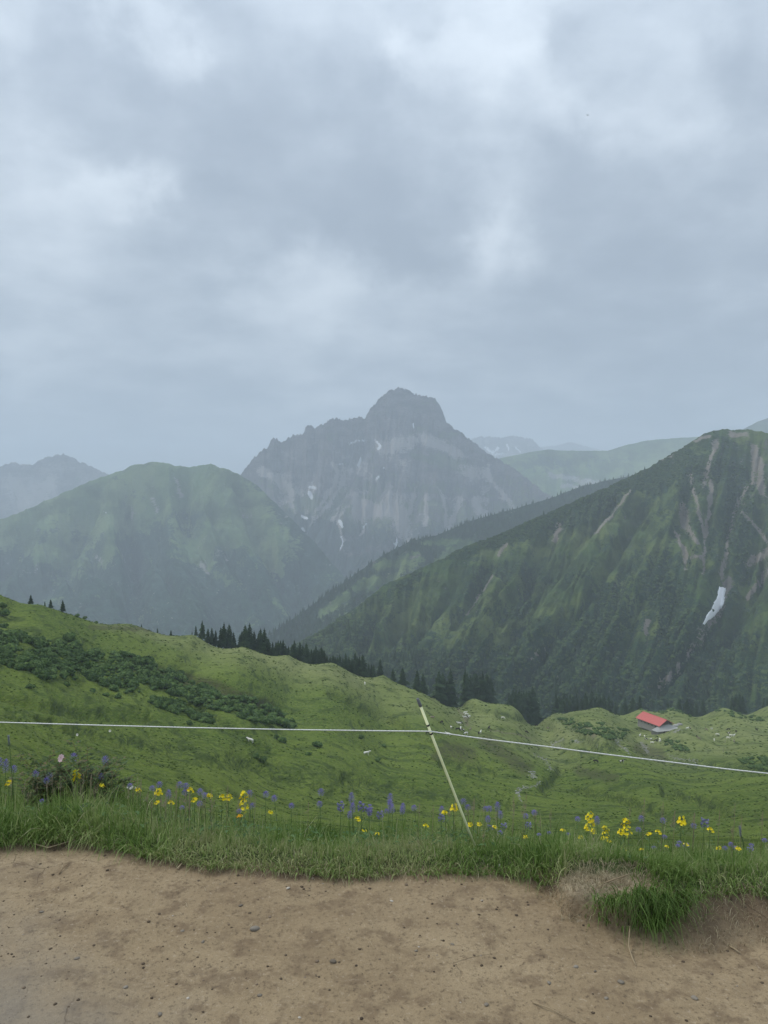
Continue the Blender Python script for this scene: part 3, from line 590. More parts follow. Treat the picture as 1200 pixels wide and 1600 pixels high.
# ------------------------------------------------------------------ dirt path and verge ground
ys = np.concatenate([np.linspace(-35, 1.2, 40)[:-1], np.linspace(1.2, 3.9, 240)[:-1], np.linspace(3.9, 4.85, 40)])
xs = np.concatenate([np.linspace(-30, -2.3, 30)[:-1], np.linspace(-2.3, 2.3, 420), np.linspace(2.3, 30, 30)[1:]])
X, Y = np.meshgrid(xs, ys); Z = H(X, Y); Z = Z - .012 * sst(4.7, 4.85, Y)
d = Y - edge_y(X)
r = np.sqrt(((X - .87) / .22) ** 2 + ((Y - 2.93) / .125) ** 2) + .12 * perlin(X * 8, Y * 8, 4.4)
thatch = sst(1.1, .8, r) * sst(.045, .075, Z)
soil = sst(-.03, .03, d + .02 * perlin(X * 20, Y * 20))
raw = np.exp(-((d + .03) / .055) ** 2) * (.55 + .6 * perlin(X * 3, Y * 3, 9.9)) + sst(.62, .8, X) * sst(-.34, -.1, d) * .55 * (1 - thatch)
m = Mat('trodden dirt', .93, .2)
f1 = m.noise(m.pos, 1.1, 6, .6); f2 = m.noise(m.pos, 9, 6, .65); f3 = m.noise(m.pos, 60, 5, .7); f4 = m.noise(m.pos, 230, 3, .7); f5 = m.noise(m.scale(m.pos, (1, 2.2, 1)), 3.2, 5, .6, dist=.6)
c = m.mix(m.map(f1, .36, .66), (.235, .174, .102), (.30, .230, .140))
c = m.mix(m.map(f5, .42, .66, 0, .6), c, (.20, .146, .086))
c = m.mix(m.map(f2, .49, .64, 0, .75), c, (.145, .102, .062))
c = m.mix(m.map(f3, .53, .68, 0, .85), c, (.095, .068, .044))
c = m.mix(m.map(f3, .45, .28, 0, .6), c, (.38, .31, .22))
c = m.mix(m.map(f4, .35, .75, 0, .35), c, (.10, .075, .05))
# damp grey patch at the bottom left
sx = m.t.nodes.new('ShaderNodeSeparateXYZ'); m.t.links.new(m.pos, sx.inputs[0])
gy = m.math('MULTIPLY_ADD', m.math('SUBTRACT', f1, .5), 1.6, m.math('MULTIPLY_ADD', sx.outputs[0], -.55, m.math('MULTIPLY', sx.outputs[1], -.75)))
c = m.mix(m.map(gy, -1.55, -.75, 0, .75), c, m.mix(f2, (.15, .13, .105), (.21, .188, .155)))
vc = m.voro(m.vadd(m.pos, m.noise(m.pos, 8, 3, .5, 'Color'), .06), 2.6, feat='DISTANCE_TO_EDGE')
crack = m.math('MULTIPLY', m.map(vc, .006, .001), m.map(f1, .54, .62, 0, .45))
c = m.mix(crack, c, (.075, .05, .032))
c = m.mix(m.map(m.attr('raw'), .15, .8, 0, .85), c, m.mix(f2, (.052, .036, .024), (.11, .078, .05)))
c = m.mix(m.attr('thatch'), c, m.mix(m.map(f3, .3, .7), (.16, .12, .075), (.36, .30, .20)))
c = m.mix(m.attr('soil'), c, m.mix(f2, (.03, .045, .014), (.06, .08, .025)))
m.color(c)
hh = m.math('ADD', m.math('MULTIPLY', f2, .9), m.math('ADD', m.math('MULTIPLY', f3, .5), m.math('MULTIPLY', f4, .14)))
hh = m.math('SUBTRACT', hh, m.math('MULTIPLY', crack, .5)); m.bump(hh, .9, .012)
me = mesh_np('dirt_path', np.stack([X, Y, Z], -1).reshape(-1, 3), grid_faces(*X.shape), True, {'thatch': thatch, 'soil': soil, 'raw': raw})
tag(link('dirt_path', me, None, m.m), kind='structure')

# ------------------------------------------------------------------ leaf and grass materials
def blade_mat(name, stops, trans=.25, attr='rnd', rough=.6):
    m = Mat(name, rough, .25); f = m.attr(attr) if attr else m.rnd()
    c = m.ramp(f, stops); m.color(c)
    tr = m.t.nodes.new('ShaderNodeBsdfTranslucent'); m.t.links.new(c, tr.inputs[0])
    mx = m.t.nodes.new('ShaderNodeMixShader'); mx.inputs[0].default_value = trans
    m.t.links.new(m.p.outputs[0], mx.inputs[1]); m.t.links.new(tr.outputs[0], mx.inputs[2]); m.t.links.new(mx.outputs[0], m.o.inputs[0])
    return m.m
M_grass = blade_mat('grass blades', [(0, (.045, .085, .018)), (.3, (.10, .175, .036)), (.55, (.17, .26, .065)), (.8, (.27, .34, .12)), (.93, (.34, .35, .17)), (1, (.46, .42, .27))], .4)
M_leafg = blade_mat('herb leaves', [(0, (.03, .07, .015)), (.6, (.06, .12, .03)), (1, (.10, .17, .06))])
M_straw = blade_mat('dry stalks', [(0, (.20, .16, .09)), (1, (.42, .36, .24))])

def P3(px, py, D): x, y, z = at(px, py, D); return Vector((float(x), float(y), float(z)))
def blades(name, x, y, z, L, wdt, lean_dir, lean, rnd, mat, segs=3, kind='stuff'):
    n = len(x); t = np.linspace(0, 1, segs + 1)
    out = []
    ax = rng.uniform(0, PI, n); wx, wy = np.cos(ax) * wdt / 2, np.sin(ax) * wdt / 2 * .6
    hang = np.clip(lean, 0, 1.6)
    V = []
    for i, tt in enumerate(t):
        ang = hang * tt * 1.25     # bends over along its length
        hx = L * (tt * np.sin(ang * .75)); hz = L * tt * np.cos(ang * .9)
        cx_ = x + np.cos(lean_dir) * hx; cy_ = y + np.sin(lean_dir) * hx; cz = z + hz
        k = (1 - tt ** 1.6) if i < segs else 0
        if i < segs: V.append(np.stack([cx_ - wx * k, cy_ - wy * k, cz], -1)); V.append(np.stack([cx_ + wx * k, cy_ + wy * k, cz], -1))
        else: V.append(np.stack([cx_, cy_, cz], -1))
    V = np.stack(V, 1); nv = V.shape[1]; base = (np.arange(n) * nv)[:, None]
    quads = np.concatenate([base + np.array([2 * i, 2 * i + 1, 2 * i + 3, 2 * i + 2]) for i in range(segs - 1)])
    tris = base + np.array([2 * segs - 2, 2 * segs - 1, 2 * segs])
    me = mesh_np(name, V.reshape(-1, 3), [quads, tris], True, {'rnd': np.repeat(rnd, nv)})
    o = link(name, me, None, mat)
    if kind: tag(o, kind=kind)
    return o
# grass verge
N = 84000
x = rng.uniform(-2.9, 2.9, N); dd = -.03 + 1.75 * rng.random(N) ** 1.5; y = edge_y(x) + dd
cl = fbm(x * 2.6, y * 2.6, 1.1, 3); keep = (rng.random(N) < (.66 + 1.3 * cl)) | ((dd < .25) & (rng.random(N) < .85)); rr = np.sqrt(((x - .87) / .21) ** 2 + ((y - 2.93) / .12) ** 2); keep &= (rr > 1.0)
x, y, dd, cl = x[keep], y[keep], dd[keep], cl[keep]; n = len(x); z = H(x, y) - .005
tall = (.085 + .085 * sst(0, .5, dd)) * (.52 + .55 * sst(-.7, -1.7, x) - .10 * sst(.6, 1.1, x)) * (1 + .8 * fbm(x * 4, y * 4, 2.7, 2)) + .07 * np.maximum(0, fbm(x * 1.7, y * 1.7, 4.4, 2)) + .012
L = tall * rng.uniform(.5, 1.35, n) * (1 + .5 * (rng.random(n) > .95))
ld = np.where(rng.random(n) < .55, -PI / 2 + rng.normal(0, .8, n), rng.uniform(0, 2 * PI, n)) + 1.2 * perlin(x * 3, y * 3, 7.0)
lean = np.abs(rng.normal(.6, .42, n)) + .5 * sst(.08, -.03, dd)
hue = np.clip(np.clip(.62 + .85 * fbm(x * 2.1, y * 2.1, 6.6, 3) + rng.normal(0, .2, n), 0, .9) + .3 * (rng.random(n) > .955), 0, 1)
xp_, yp_ = float(P3(746, 1333, 3.46)[0]), 3.46; kp = ~((np.abs(x - xp_ + .01) < .05) & (y < yp_ + .01) & (y > yp_ - .3)); L = np.where(kp, L, L * .5)
blades('grass', x, y, z, L, rng.uniform(.0026, .0075, n) * (.6 + .6 * rng.random(n)), ld, lean, hue, M_grass)
# dead stems low in the verge and on the raw bank
N = 1900
x = rng.uniform(-2.6, 2.6, N); dd = rng.normal(-.02, .04, N); y = edge_y(x) + dd
xr = rng.uniform(.6, 2.2, 1600); x = np.r_[x, xr]; y = np.r_[y, edge_y(xr) - rng.uniform(0, .2, 1600)]
xc = rng.uniform(.66, 1.06, 1300); yc = rng.uniform(2.82, 3.05, 1300); x = np.r_[x, xc]; y = np.r_[y, yc]; n = len(x)
blades('dead_grass', x, y, H(x, y), rng.uniform(.015, .06, n), rng.uniform(.0015, .003, n), rng.uniform(0, 2 * PI, n), rng.uniform(.9, 1.6, n), rng.random(n), M_straw)
# herbs among the grass: small leaves
hb = MB()
for i in range(4200):
    x = random.uniform(-2.3, 2.3); d_ = random.uniform(.1, 1.1); y = float(edge_y(np.array(x))) + d_; 
    hb_h = random.uniform(.03, .16); a = random.uniform(0, 2 * PI); el_ = random.uniform(-.2, .9)
    hb.v  # noqa
    L_ = random.uniform(.014, .045)
    hb.leaf((x, y, hb_h - .47 * max(0, d_ - .08)), (math.cos(a), math.sin(a), el_), (0, 0, 1), L_, L_ * random.uniform(.25, .5), .15, .2)
me = hb.mesh('herb_leaves'); aa = me.attributes.new('rnd', 'FLOAT', 'POINT'); aa.data.foreach_set('value', np.repeat(rng.random(4200), 5).astype(np.float32))
tag(link('herb_leaves', me, None, M_leafg), kind='stuff')

# the tuft of long grass under the clod of turf
def tuft(name, cx_, cy_, rx, ry, n, Lr, lean_mu, hues, dir0=None, zoff=0.0):
    x = rng.normal(cx_, rx, n); y = rng.normal(cy_, ry, n); z = H(x, y) + zoff
    ld = np.arctan2(y - cy_ - .02, x - cx_) * .75 + (dir0 if dir0 is not None else -PI / 2) * .25 if dir0 is not None else np.arctan2(y - cy_, x - cx_) + rng.normal(0, .4, n)
    if dir0 is not None: ld = dir0 + rng.normal(0, .55, n) + (x - cx_) * 3.0
    return blades(name, x, y, z, rng.uniform(*Lr, n), rng.uniform(.003, .0052, n), ld, np.abs(rng.normal(lean_mu, .3, n)), np.clip(rng.normal(hues, .13, n), 0, 1), M_grass, 4, None)
o = tuft('grass_tuft', 1.0, 2.83, .062, .026, 620, (.06, .18), 1.25, .30, -PI / 2, .0)
tag(o, 'big dark green grass tuft hanging below the bare turf clod on the path', 'grass tuft')
o = tuft('grass_tuft', 1.11, 2.98, .05, .045, 330, (.06, .14), .8, .55, -PI / 2 + .5)
tag(o, 'bushy green grass tuft right of the bare turf clod', 'grass tuft')
o = tuft('grass_tuft', .84, 2.83, .035, .012, 150, (.04, .09), 1.2, .45, -PI / 2 - .4)
tag(o, 'small pale grass tuft at the left end of the turf clod', 'grass tuft')

# ------------------------------------------------------------------ path litter
M_stone = Mat('stone'); f = M_stone.noise(M_stone.pos, 90, 4); M_stone.color(M_stone.mix(M_stone.rnd(), M_stone.mix(f, (.085, .068, .05), (.15, .125, .095)), M_stone.mix(f, (.16, .14, .11), (.26, .23, .19))))
M_stone.bump(f, .5, .003)
def ico(name, seed, sub=2, flat=.6, amp=.25, fr=1.4):
    bm = bmesh.new(); bmesh.ops.create_icosphere(bm, subdivisions=sub, radius=1)
    co = np.array([v.co for v in bm.verts]); nn = 1 + amp * fbm(co[:, 0] * fr + seed * 7.7, co[:, 1] * fr, co[:, 2] * fr, 3)
    for v, k in zip(bm.verts, nn): v.co = v.co * k; v.co.z *= flat
    me = bpy.data.meshes.new(name); bm.to_mesh(me); bm.free(); me.polygons.foreach_set('use_smooth', [True] * len(me.polygons)); return me
def path_pt(px, py):
    x1, y1, z1 = at(px, py, 1.0); t = (0 - 1.6) / (float(z1) - 1.6)
    for _ in range(4):
        h = float(H(np.array(float(x1) * t), np.array(t))); t = (h - 1.6) / (float(z1) - 1.6)
    return float(x1) * t, t, h
STONES = [(520, 1503, 6, 'rounded brown stone on the path straight below the middle of the verge'), (120, 1498, 5, 'low grey stone on the left part of the path'), (1085, 1560, 6, 'half sunk brown stone at the lower right of the path'), (250, 1585, 5, 'flat brown stone at the lower left of the path'), (760, 1570, 5, 'flat grey stone near the bottom below the leaning post'),
 (398, 1452, 8, 'flat grey stone half sunk in the path, largest near the middle'), (376, 1415, 4, 'small dark stone on the path left of the flat grey stone'), (450, 1388, 3.4, 'pale pebble high on the path below the grass edge'), (970, 1535, 5.5, 'dark brown clod on the path below the hanging grass tuft'),
          (900, 1511, 4.5, 'small brown clod up and left of the dark clod below the grass tuft'), (317, 1472, 4, 'dark stone on the path left of the flat grey stone and lower'), (707, 1476, 3.5, 'small greyish stone on the path below the leaning post'), (406, 1556, 4.5, 'brown stone low on the path near the middle bottom'),
          (196, 1543, 4.5, 'brown stone low on the path towards the left'), (65, 1425, 4, 'dark clod on the path towards the left edge'), (858, 1536, 4, 'small clod at the far left of the row below the grass tuft'), (947, 1560, 4, 'low clod nearest the bottom below the grass tuft'),
          (780, 1353, 6, 'pale flat stone at the grass edge right of the post foot'), (650, 1486, 3, 'small dark stone on bare dirt under the leaning post'), (930, 1518, 3.5, 'tiny clod directly above the dark brown clod'), (285, 1455, 3.5, 'long dark clod on the path, left of middle'),
          (468, 1590, 3, 'white chip of stone at the bottom of the path'), (612, 1408, 3, 'white pebble on the path, upper right of middle')]
smesh = [ico('stone', i, 2, .55, .45) for i in range(6)]
for me in smesh: me.materials.append(M_stone.m)
M_pale = Mat('pale stone'); M_pale.color(M_pale.mix(M_pale.noise(M_pale.pos, 60), (.3, .27, .22), (.5, .46, .4)))
pm = ico('stone', 9, 2, .45, .4); pm.materials.append(M_pale.m)
for i, (a, b, s_, lab) in enumerate(STONES):
    x, y, h = path_pt(a, b); k = s_ / 1200 * y
    o = link('stone', pm if ('pale' in lab or 'white' in lab) else smesh[i % 6]); o.location = (x, y, h + k * .12); o.scale = (k, k * random.uniform(.6, .9), k * random.uniform(.6, .9)); o.rotation_euler = (random.uniform(-.2, .2), random.uniform(-.2, .2), random.uniform(0, 6.28))
    tag(o, lab, 'stone')
tm = [template(ico('t', i, 1, .6, .5)) for i in range(5)]
N = 9000
x = rng.uniform(-2.1, 2.1, N); y = rng.uniform(1.9, 3.6, N); k = (y < edge_y(x) + .02) & (fbm(x * 2, y * 2, 5.5, 3) + .45 * rng.random(N) > .12); x, y = x[k], y[k]
s_ = .0013 + .0068 * rng.random(len(x)) ** 10
me = scatter_mesh('pebbles', tm, np.stack([x, y, H(x, y)], 1), s_, rng.uniform(0, 6.28, len(x)))
mg = Mat('grit'); mg.color(mg.ramp(mg.attr('rnd'), [(0, (.05, .036, .025)), (.6, (.10, .075, .05)), (.88, (.18, .135, .095)), (.96, (.26, .22, .17)), (1, (.42, .38, .32))]))
tag(link('pebbles', me, None, mg.m), kind='stuff')
# loose straws and bits of dead grass on the path
M_twig = Mat('twig'); M_twig.color(M_twig.mix(M_twig.rnd(), (.16, .11, .065), (.38, .31, .2)))
def stalk(name, pts, r, label, cat, lift=.004, mat=None):
    P = []
    for px_, py_, up in pts:
        x, y, h = path_pt(px_, py_); P.append(Vector((x, y, h + lift + up)))
    o0 = P[0].copy(); b = MB(); b.tube([p - o0 for p in P], [r * (1 - .5 * i / len(P)) for i in range(len(P))], 5)
    o = b.build(name, mat or M_twig.m); o.location = o0; return tag(o, label, cat)
stalk('twig', [(92, 1367, 0), (100, 1358, .006), (108, 1351, .002)], .0022, 'short brown twig lying on the left part of the path', 'twig')
stalk('dry_stalk', [(488, 1371, 0), (498, 1365, .006), (510, 1358, .01), (520, 1352, .004)], .0022, 'pale bent straw on the path under the grass edge', 'straw')
stalk('dry_stalk', [(832, 1568, 0), (860, 1580, .004), (897, 1598, 0)], .002, 'long straw lying at the bottom of the path', 'straw')
stalk('dry_stalk', [(984, 1466, .04), (982, 1485, .012), (987, 1498, .004), (993, 1510, .002)], .0026, 'bent dry stalk trailing below the hanging grass tuft', 'straw')
stalk('dry_stalk', [(277, 1360, .003), (284, 1353, .006)], .004, 'stubby cream chip of straw near the grass edge', 'straw')
stalk('twig', [(52, 1322, .008), (75, 1330, .012), (100, 1322, .01), (130, 1312, .012)], .003, 'crooked brown root along the left grass edge', 'root')
stalk('dry_stalk', [(1140, 1480, 0), (1148, 1487, .006), (1157, 1492, .002)], .003, 'short pale straw on the path right of the tuft', 'straw')
stalk('dry_stalk', [(940, 1388, .012), (960, 1384, .022), (985, 1375, .02)], .003, 'reddish straw lying on top of the bare turf clod', 'straw')
N = 700
x = rng.uniform(-2.0, 2.0, N); y = np.where(rng.random(N) < .55, edge_y(x) - np.abs(rng.normal(0, .16, N)), rng.uniform(1.9, 3.4, N)); n = N
blades('straw_bits', x, y, H(x, y) + .002, rng.uniform(.01, .045, n), rng.uniform(.001, .0022, n), rng.uniform(0, 2 * PI, n), rng.uniform(1.45, 1.6, n), rng.random(n), M_straw, 2)

# ------------------------------------------------------------------ fence: leaning post and white rope
m = Mat('pale yellow plastic', .45, .4); m.color(m.mix(m.noise(m.pos, 60, 4), (.74, .75, .42), (.84, .85, .54))); M_post = m.m
m = Mat('dark grey plastic', .6, .3); m.color(m.mix(m.noise(m.pos, 80, 3), (.11, .12, .13), (.17, .18, .19))); M_dark = m.m
m = Mat('black clip', .5, .3); m.color(m.mix(m.noise(m.pos, 80, 3), (.012, .012, .012), (.03, .03, .03))); M_black = m.m
pb, pt_, tip = P3(746, 1333, 3.46), P3(657, 1103, 3.40), P3(652, 1091, 3.395)
post = empty('fence_post', pb); tag(post, 'thin pale yellow plastic fence post leaning left in the verge', 'fence post')
b = MB(); v = pt_ - pb; b.tube([-v * .03, v * .3, v * .6, v], [.0052, .0056, .0058, .006], 10); b.build('shaft', M_post, post)
b = MB(); q = tip - pb; b.tube([v * .995, v + (q - v) * .15, q - (q - v) * .1, q], [.0065, .0072, .0068, .004], 10); b.build('cap', M_dark, post)
wp = pb + v * ((1328 - 1142) / (1328 - 1103.) * 1.0)
def along(pyv): return v * ((1335 - pyv) / (1335 - 1103.))
for yy in (1133, 1146):
    b = MB(); c = along(yy); dn = v.normalized(); b.tube([c - dn * .004, c - dn * .002, c + dn * .002, c + dn * .004], [.0066, .0085, .0085, .0066], 10); b.build('clip', M_black, post)
m = Mat('white rope', .7, .3); m.color(m.mix(m.noise(m.scale(m.pos, (1, 1, 1)), 120, 2), (.55, .56, .54), (.80, .80, .78))); M_rope = m.m
wc = pb + along(1141) + Vector((0, -.012, 0))
RL = [P3(-700, 1112, 4.4), P3(-300, 1121, 3.95), P3(0, 1128.5, 3.72), P3(150, 1133, 3.64), P3(300, 1137, 3.57), P3(450, 1140, 3.50), P3(600, 1142, 3.44), wc]
RRp = [wc, P3(760, 1155, 3.36), P3(850, 1166, 3.31), P3(950, 1179, 3.26), P3(1050, 1191, 3.22), P3(1130, 1201, 3.19), P3(1200, 1208.5, 3.17), P3(1500, 1238, 3.1), P3(1900, 1270, 3.0)]
pts = RL + RRp[1:]
dense = []
for i in range(len(pts) - 1):
    for k in range(12): dense.append(pts[i].lerp(pts[i + 1], k / 12))
dense.append(pts[-1]); o0 = wc.copy()
b = MB()
# three twisted strands
for s3 in range(3):
    ln = 0; q = []
    for i, p in enumerate(dense):
        if i: ln += (p - dense[i - 1]).length
        q.append(p - o0)
    L_ = ln; seg = int(L_ / .012); cum = [0]
    for i in range(1, len(q)): cum.append(cum[-1] + (q[i] - q[i - 1]).length)
    cum = np.array(cum); Q = np.array([tuple(p) for p in q]); tt = np.linspace(0, cum[-1], seg)
    cx_ = [np.interp(tt, cum, Q[:, k]) for k in range(3)]; ph = tt * 2 * PI / .05 + s3 * 2 * PI / 3
    b.tube([Vector((cx_[0][i], cx_[1][i] + .0011 * math.cos(ph[i]), cx_[2][i] + .0011 * math.sin(ph[i]))) for i in range(seg)], .0018, 4)
o = b.build('fence_rope', M_rope); o.location = o0; tag(o, 'thin white fence rope stretched across the whole view past the post', 'rope')

# grass tussocks over the meadow
def tussock(seed):
    r_ = random.Random(seed); v = []; f = []
    for k in range(9):
        a = 2 * PI * k / 9 + r_.random(); R0 = r_.uniform(.25, .55); h = r_.uniform(.25, .6); w = .55; o = len(v)
        v += [(math.cos(a + w) * .25, math.sin(a + w) * .25, -.15), (math.cos(a - w) * .25, math.sin(a - w) * .25, -.15), (math.cos(a) * (.2 + R0), math.sin(a) * (.2 + R0), h)]; f.append((o, o + 1, o + 2))
        v.append((0, 0, .45)); f.append((o + 1, o + 3, o + 2))
    return np.array(v, np.float32), np.array(f, np.int32)
N = 38000
Yt = np.exp(rng.uniform(math.log(62), math.log(640), N)); Xt = rng.uniform(-.56, .56, N) * Yt; keep = fbm(Xt / 22, Yt / 12, 5.0, 4) + .4 * rng.random(N) > .2; Xt, Yt = Xt[keep], Yt[keep]
st_ = .0021 * Yt * rng.uniform(.5, 1.4, len(Xt)); me = scatter_mesh('grass_tussocks', [tussock(i) for i in range(4)], np.stack([Xt, Yt, H(Xt, Yt)], 1), st_, rng.uniform(0, 6.28, len(Xt)), st_ * .6)
mt_ = Mat('tussock grass', .95, .1); mt_.color(mt_.ramp(mt_.attr('rnd'), [(0, (.032, .06, .012)), (.4, (.07, .125, .018)), (.8, (.15, .21, .038)), (1, (.24, .28, .09))]))
tag(link('grass_tussocks', me, None, mt_.m), kind='stuff')

# ------------------------------------------------------------------ wild flowers
def pm_(name, a, b_, rough=.6, trans=.2):
    m = Mat(name, rough, .2); n_ = m.noise(m.pos, 120, 2); c = m.mix(n_, a, b_); m.color(c)
    tr = m.t.nodes.new('ShaderNodeBsdfTranslucent'); m.t.links.new(c, tr.inputs[0]); mx = m.t.nodes.new('ShaderNodeMixShader'); mx.inputs[0].default_value = trans
    m.t.links.new(m.p.outputs[0], mx.inputs[1]); m.t.links.new(tr.outputs[0], mx.inputs[2]); m.t.links.new(mx.outputs[0], m.o.inputs[0]); return m.m
M_yel = pm_('yellow petals', (.72, .56, .012), (.82, .68, .03)); M_lime = pm_('lime buds', (.36, .42, .03), (.5, .52, .06)); M_ora = pm_('orange petals', (.8, .36, .01), (.8, .5, .02))
M_pur = pm_('violet petals', (.10, .08, .27), (.20, .17, .42)); M_pur2 = pm_('faded violet petals', (.14, .135, .30), (.24, .23, .40)); M_stem = pm_('green stem', (.06, .11, .03), (.11, .17, .06)); M_pink = pm_('pink petals', (.72, .45, .47), (.82, .66, .66)); M_white = pm_('cream petals', (.6, .58, .46), (.75, .74, .66))
M_rstem = pm_('reddish stem', (.10, .045, .025), (.15, .07, .04)); M_rleaf = blade_mat('rose leaves', [(0, (.03, .06, .018)), (.6, (.065, .11, .03)), (1, (.14, .10, .05))], .2); M_bluegr = pm_('grey blue bud', (.16, .19, .24), (.26, .28, .33))
def floret(b, c, r, n=5, ax=None):
    a = Vector(ax) if ax else Vector((random.uniform(-1, 1), random.uniform(-1, 1), random.uniform(-.1, 1))); a.normalize(); u = a.orthogonal().normalized(); w = a.cross(u); t0 = random.uniform(0, 6)
    for k in range(n):
        t = t0 + 2 * PI * k / n; d_ = u * math.cos(t) + w * math.sin(t); s_ = a.cross(d_)
        p = Vector(c); b.add([p, p + d_ * r * .6 + s_ * r * .38 + a * r * .3, p + d_ * r + a * r * .35, p + d_ * r * .6 - s_ * r * .38 + a * r * .3], [(0, 1, 2, 3)])
def stem_parts(root, hgt, lean, leaves=5, r=.0016, mat=M_stem):
    b = MB(); b.tube([(0, 0, -.02), (lean[0] * .3, lean[1] * .3, hgt * .4), (lean[0], lean[1], hgt)], [r, r, r * .7], 5); b.build('stem', mat, root)
    for k in range(leaves):
        f = random.uniform(.15, .8); a = random.uniform(0, 6.28); b = MB(); b.leaf((lean[0] * f, lean[1] * f, hgt * f), (math.cos(a), math.sin(a), .6), (0, 0, 1), random.uniform(.025, .045), .009, .15, .3); b.build('leaf', M_stem, root)
def yellow(kind):
    root = empty('yellow_flower'); h = .25; ln = (random.uniform(-.015, .015), random.uniform(-.01, .01)); stem_parts(root, h, ln, 5)
    n_ = {0: 15, 1: 8, 2: 26}[kind]; sp = {0: .05, 1: .022, 2: .085}[kind]; wd = {0: .013, 1: .012, 2: .024}[kind]
    b = MB()
    for k in range(n_):
        f = random.random(); a = random.uniform(0, 6.28); rr = wd * (1 - .55 * f) * random.uniform(.4, 1)
        floret(b, (ln[0] + math.cos(a) * rr, ln[1] + math.sin(a) * rr, h + .012 - sp * (1 - f) ), random.uniform(.0065, .0095), 5, (math.cos(a), math.sin(a) - .3, .5))
    b.build('blossom', M_yel, root, False); b = MB()
    for k in range(n_ // 2):
        a = random.uniform(0, 6.28); f = random.random(); b.leaf((ln[0], ln[1], h - sp * 1.3 * f), (math.cos(a), math.sin(a), .5), (0, 0, 1), .016, .007)
    tag(b.build('bud', M_lime, root), kind='stuff'); return root
def violet(kind):
    root = empty('violet_flower'); h = .25; ln = (random.uniform(-.012, .012), random.uniform(-.01, .01)); stem_parts(root, h, ln, 3, .0013)
    b = MB(); n_ = {0: 34, 1: 50, 2: 12}[kind]; sp = {0: .030, 1: .055, 2: .045}[kind]
    for k in range(n_):
        f = k / n_; a = k * 2.4; R0 = (.0105 if kind == 0 else .009) * math.sin(PI * (.18 + .75 * f)) ; up = .9 * f
        p = Vector((ln[0] + math.cos(a) * R0 * .4, ln[1] + math.sin(a) * R0 * .4, h - sp * .5 + sp * f)); d_ = Vector((math.cos(a), math.sin(a), .25 + up))
        if kind == 2: floret(b, p + d_ * .008, .009, 5, (math.cos(a), math.sin(a), -.3))
        else: b.leaf(p, d_, (0, 0, 1), .013 * (.7 + .5 * math.sin(PI * f)), .0034, .2, .0)
    b.build('blossom', M_pur if kind != 2 else M_pur2, root); return root
def thing_copy(o, parent=None, mats=None):
    c = o.copy(); COL.objects.link(c); c.parent = parent
    for ch in list(o.children): thing_copy(ch, c)
    return c
def put_plant(protos, used, k, px, py, D, tilt=.12):
    x, y, z = at(px, py, D); g = float(H(np.array(float(x)), np.array(float(y)))); hgt = max(.07, float(z) - g)
    o = protos[k] if not used[k] else thing_copy(protos[k]); used[k] = True
    s_ = hgt / .25; sxy = (.55 + .45 * s_ if s_ < 1.6 else 1.2) * (1.35 if protos is yp else 1.3)
    o.location = (float(x), float(y), g); o.scale = (sxy, sxy, s_ if s_ < 1.5 else s_); o.rotation_euler = (random.gauss(0, tilt * .3), random.gauss(0, tilt * .3), random.uniform(0, 6.28)); return o
yp = [yellow(0), yellow(1), yellow(2), yellow(1)]; yu = [False] * 4
vp = [violet(0), violet(1), violet(2), violet(0)]; vu = [False] * 4
ORD = 'first second third fourth fifth sixth seventh eighth ninth tenth eleventh twelfth thirteenth fourteenth fifteenth sixteenth seventeenth eighteenth nineteenth twentieth'.split()
def ordw(i): return ORD[i] if i < 20 else ('twenty-' + ORD[i - 20] if i < 29 else 'thirtieth' if i == 29 else 'thirty-' + ORD[i - 30] if i < 39 else 'fortieth')
def seq_label(what, a, b_, L_):
    seg = ((-99, 210, 'from the left edge of the verge'), (210, 470, 'from the left in the row right of the rose bush'), (470, 700, 'from the left in the patch left of the post'), (700, 880, 'from the left in the patch right of the post'), (880, 1010, 'from the left above the turf clod'), (1010, 1400, 'from the left at the right end of the verge'))
    for x0, x1, t in seg:
        if x0 <= a < x1:
            q = sorted((p[0], p[1]) for p in L_ if x0 <= p[0] < x1); return '%s %s %s' % (ordw(q.index((a, b_))), what, t)
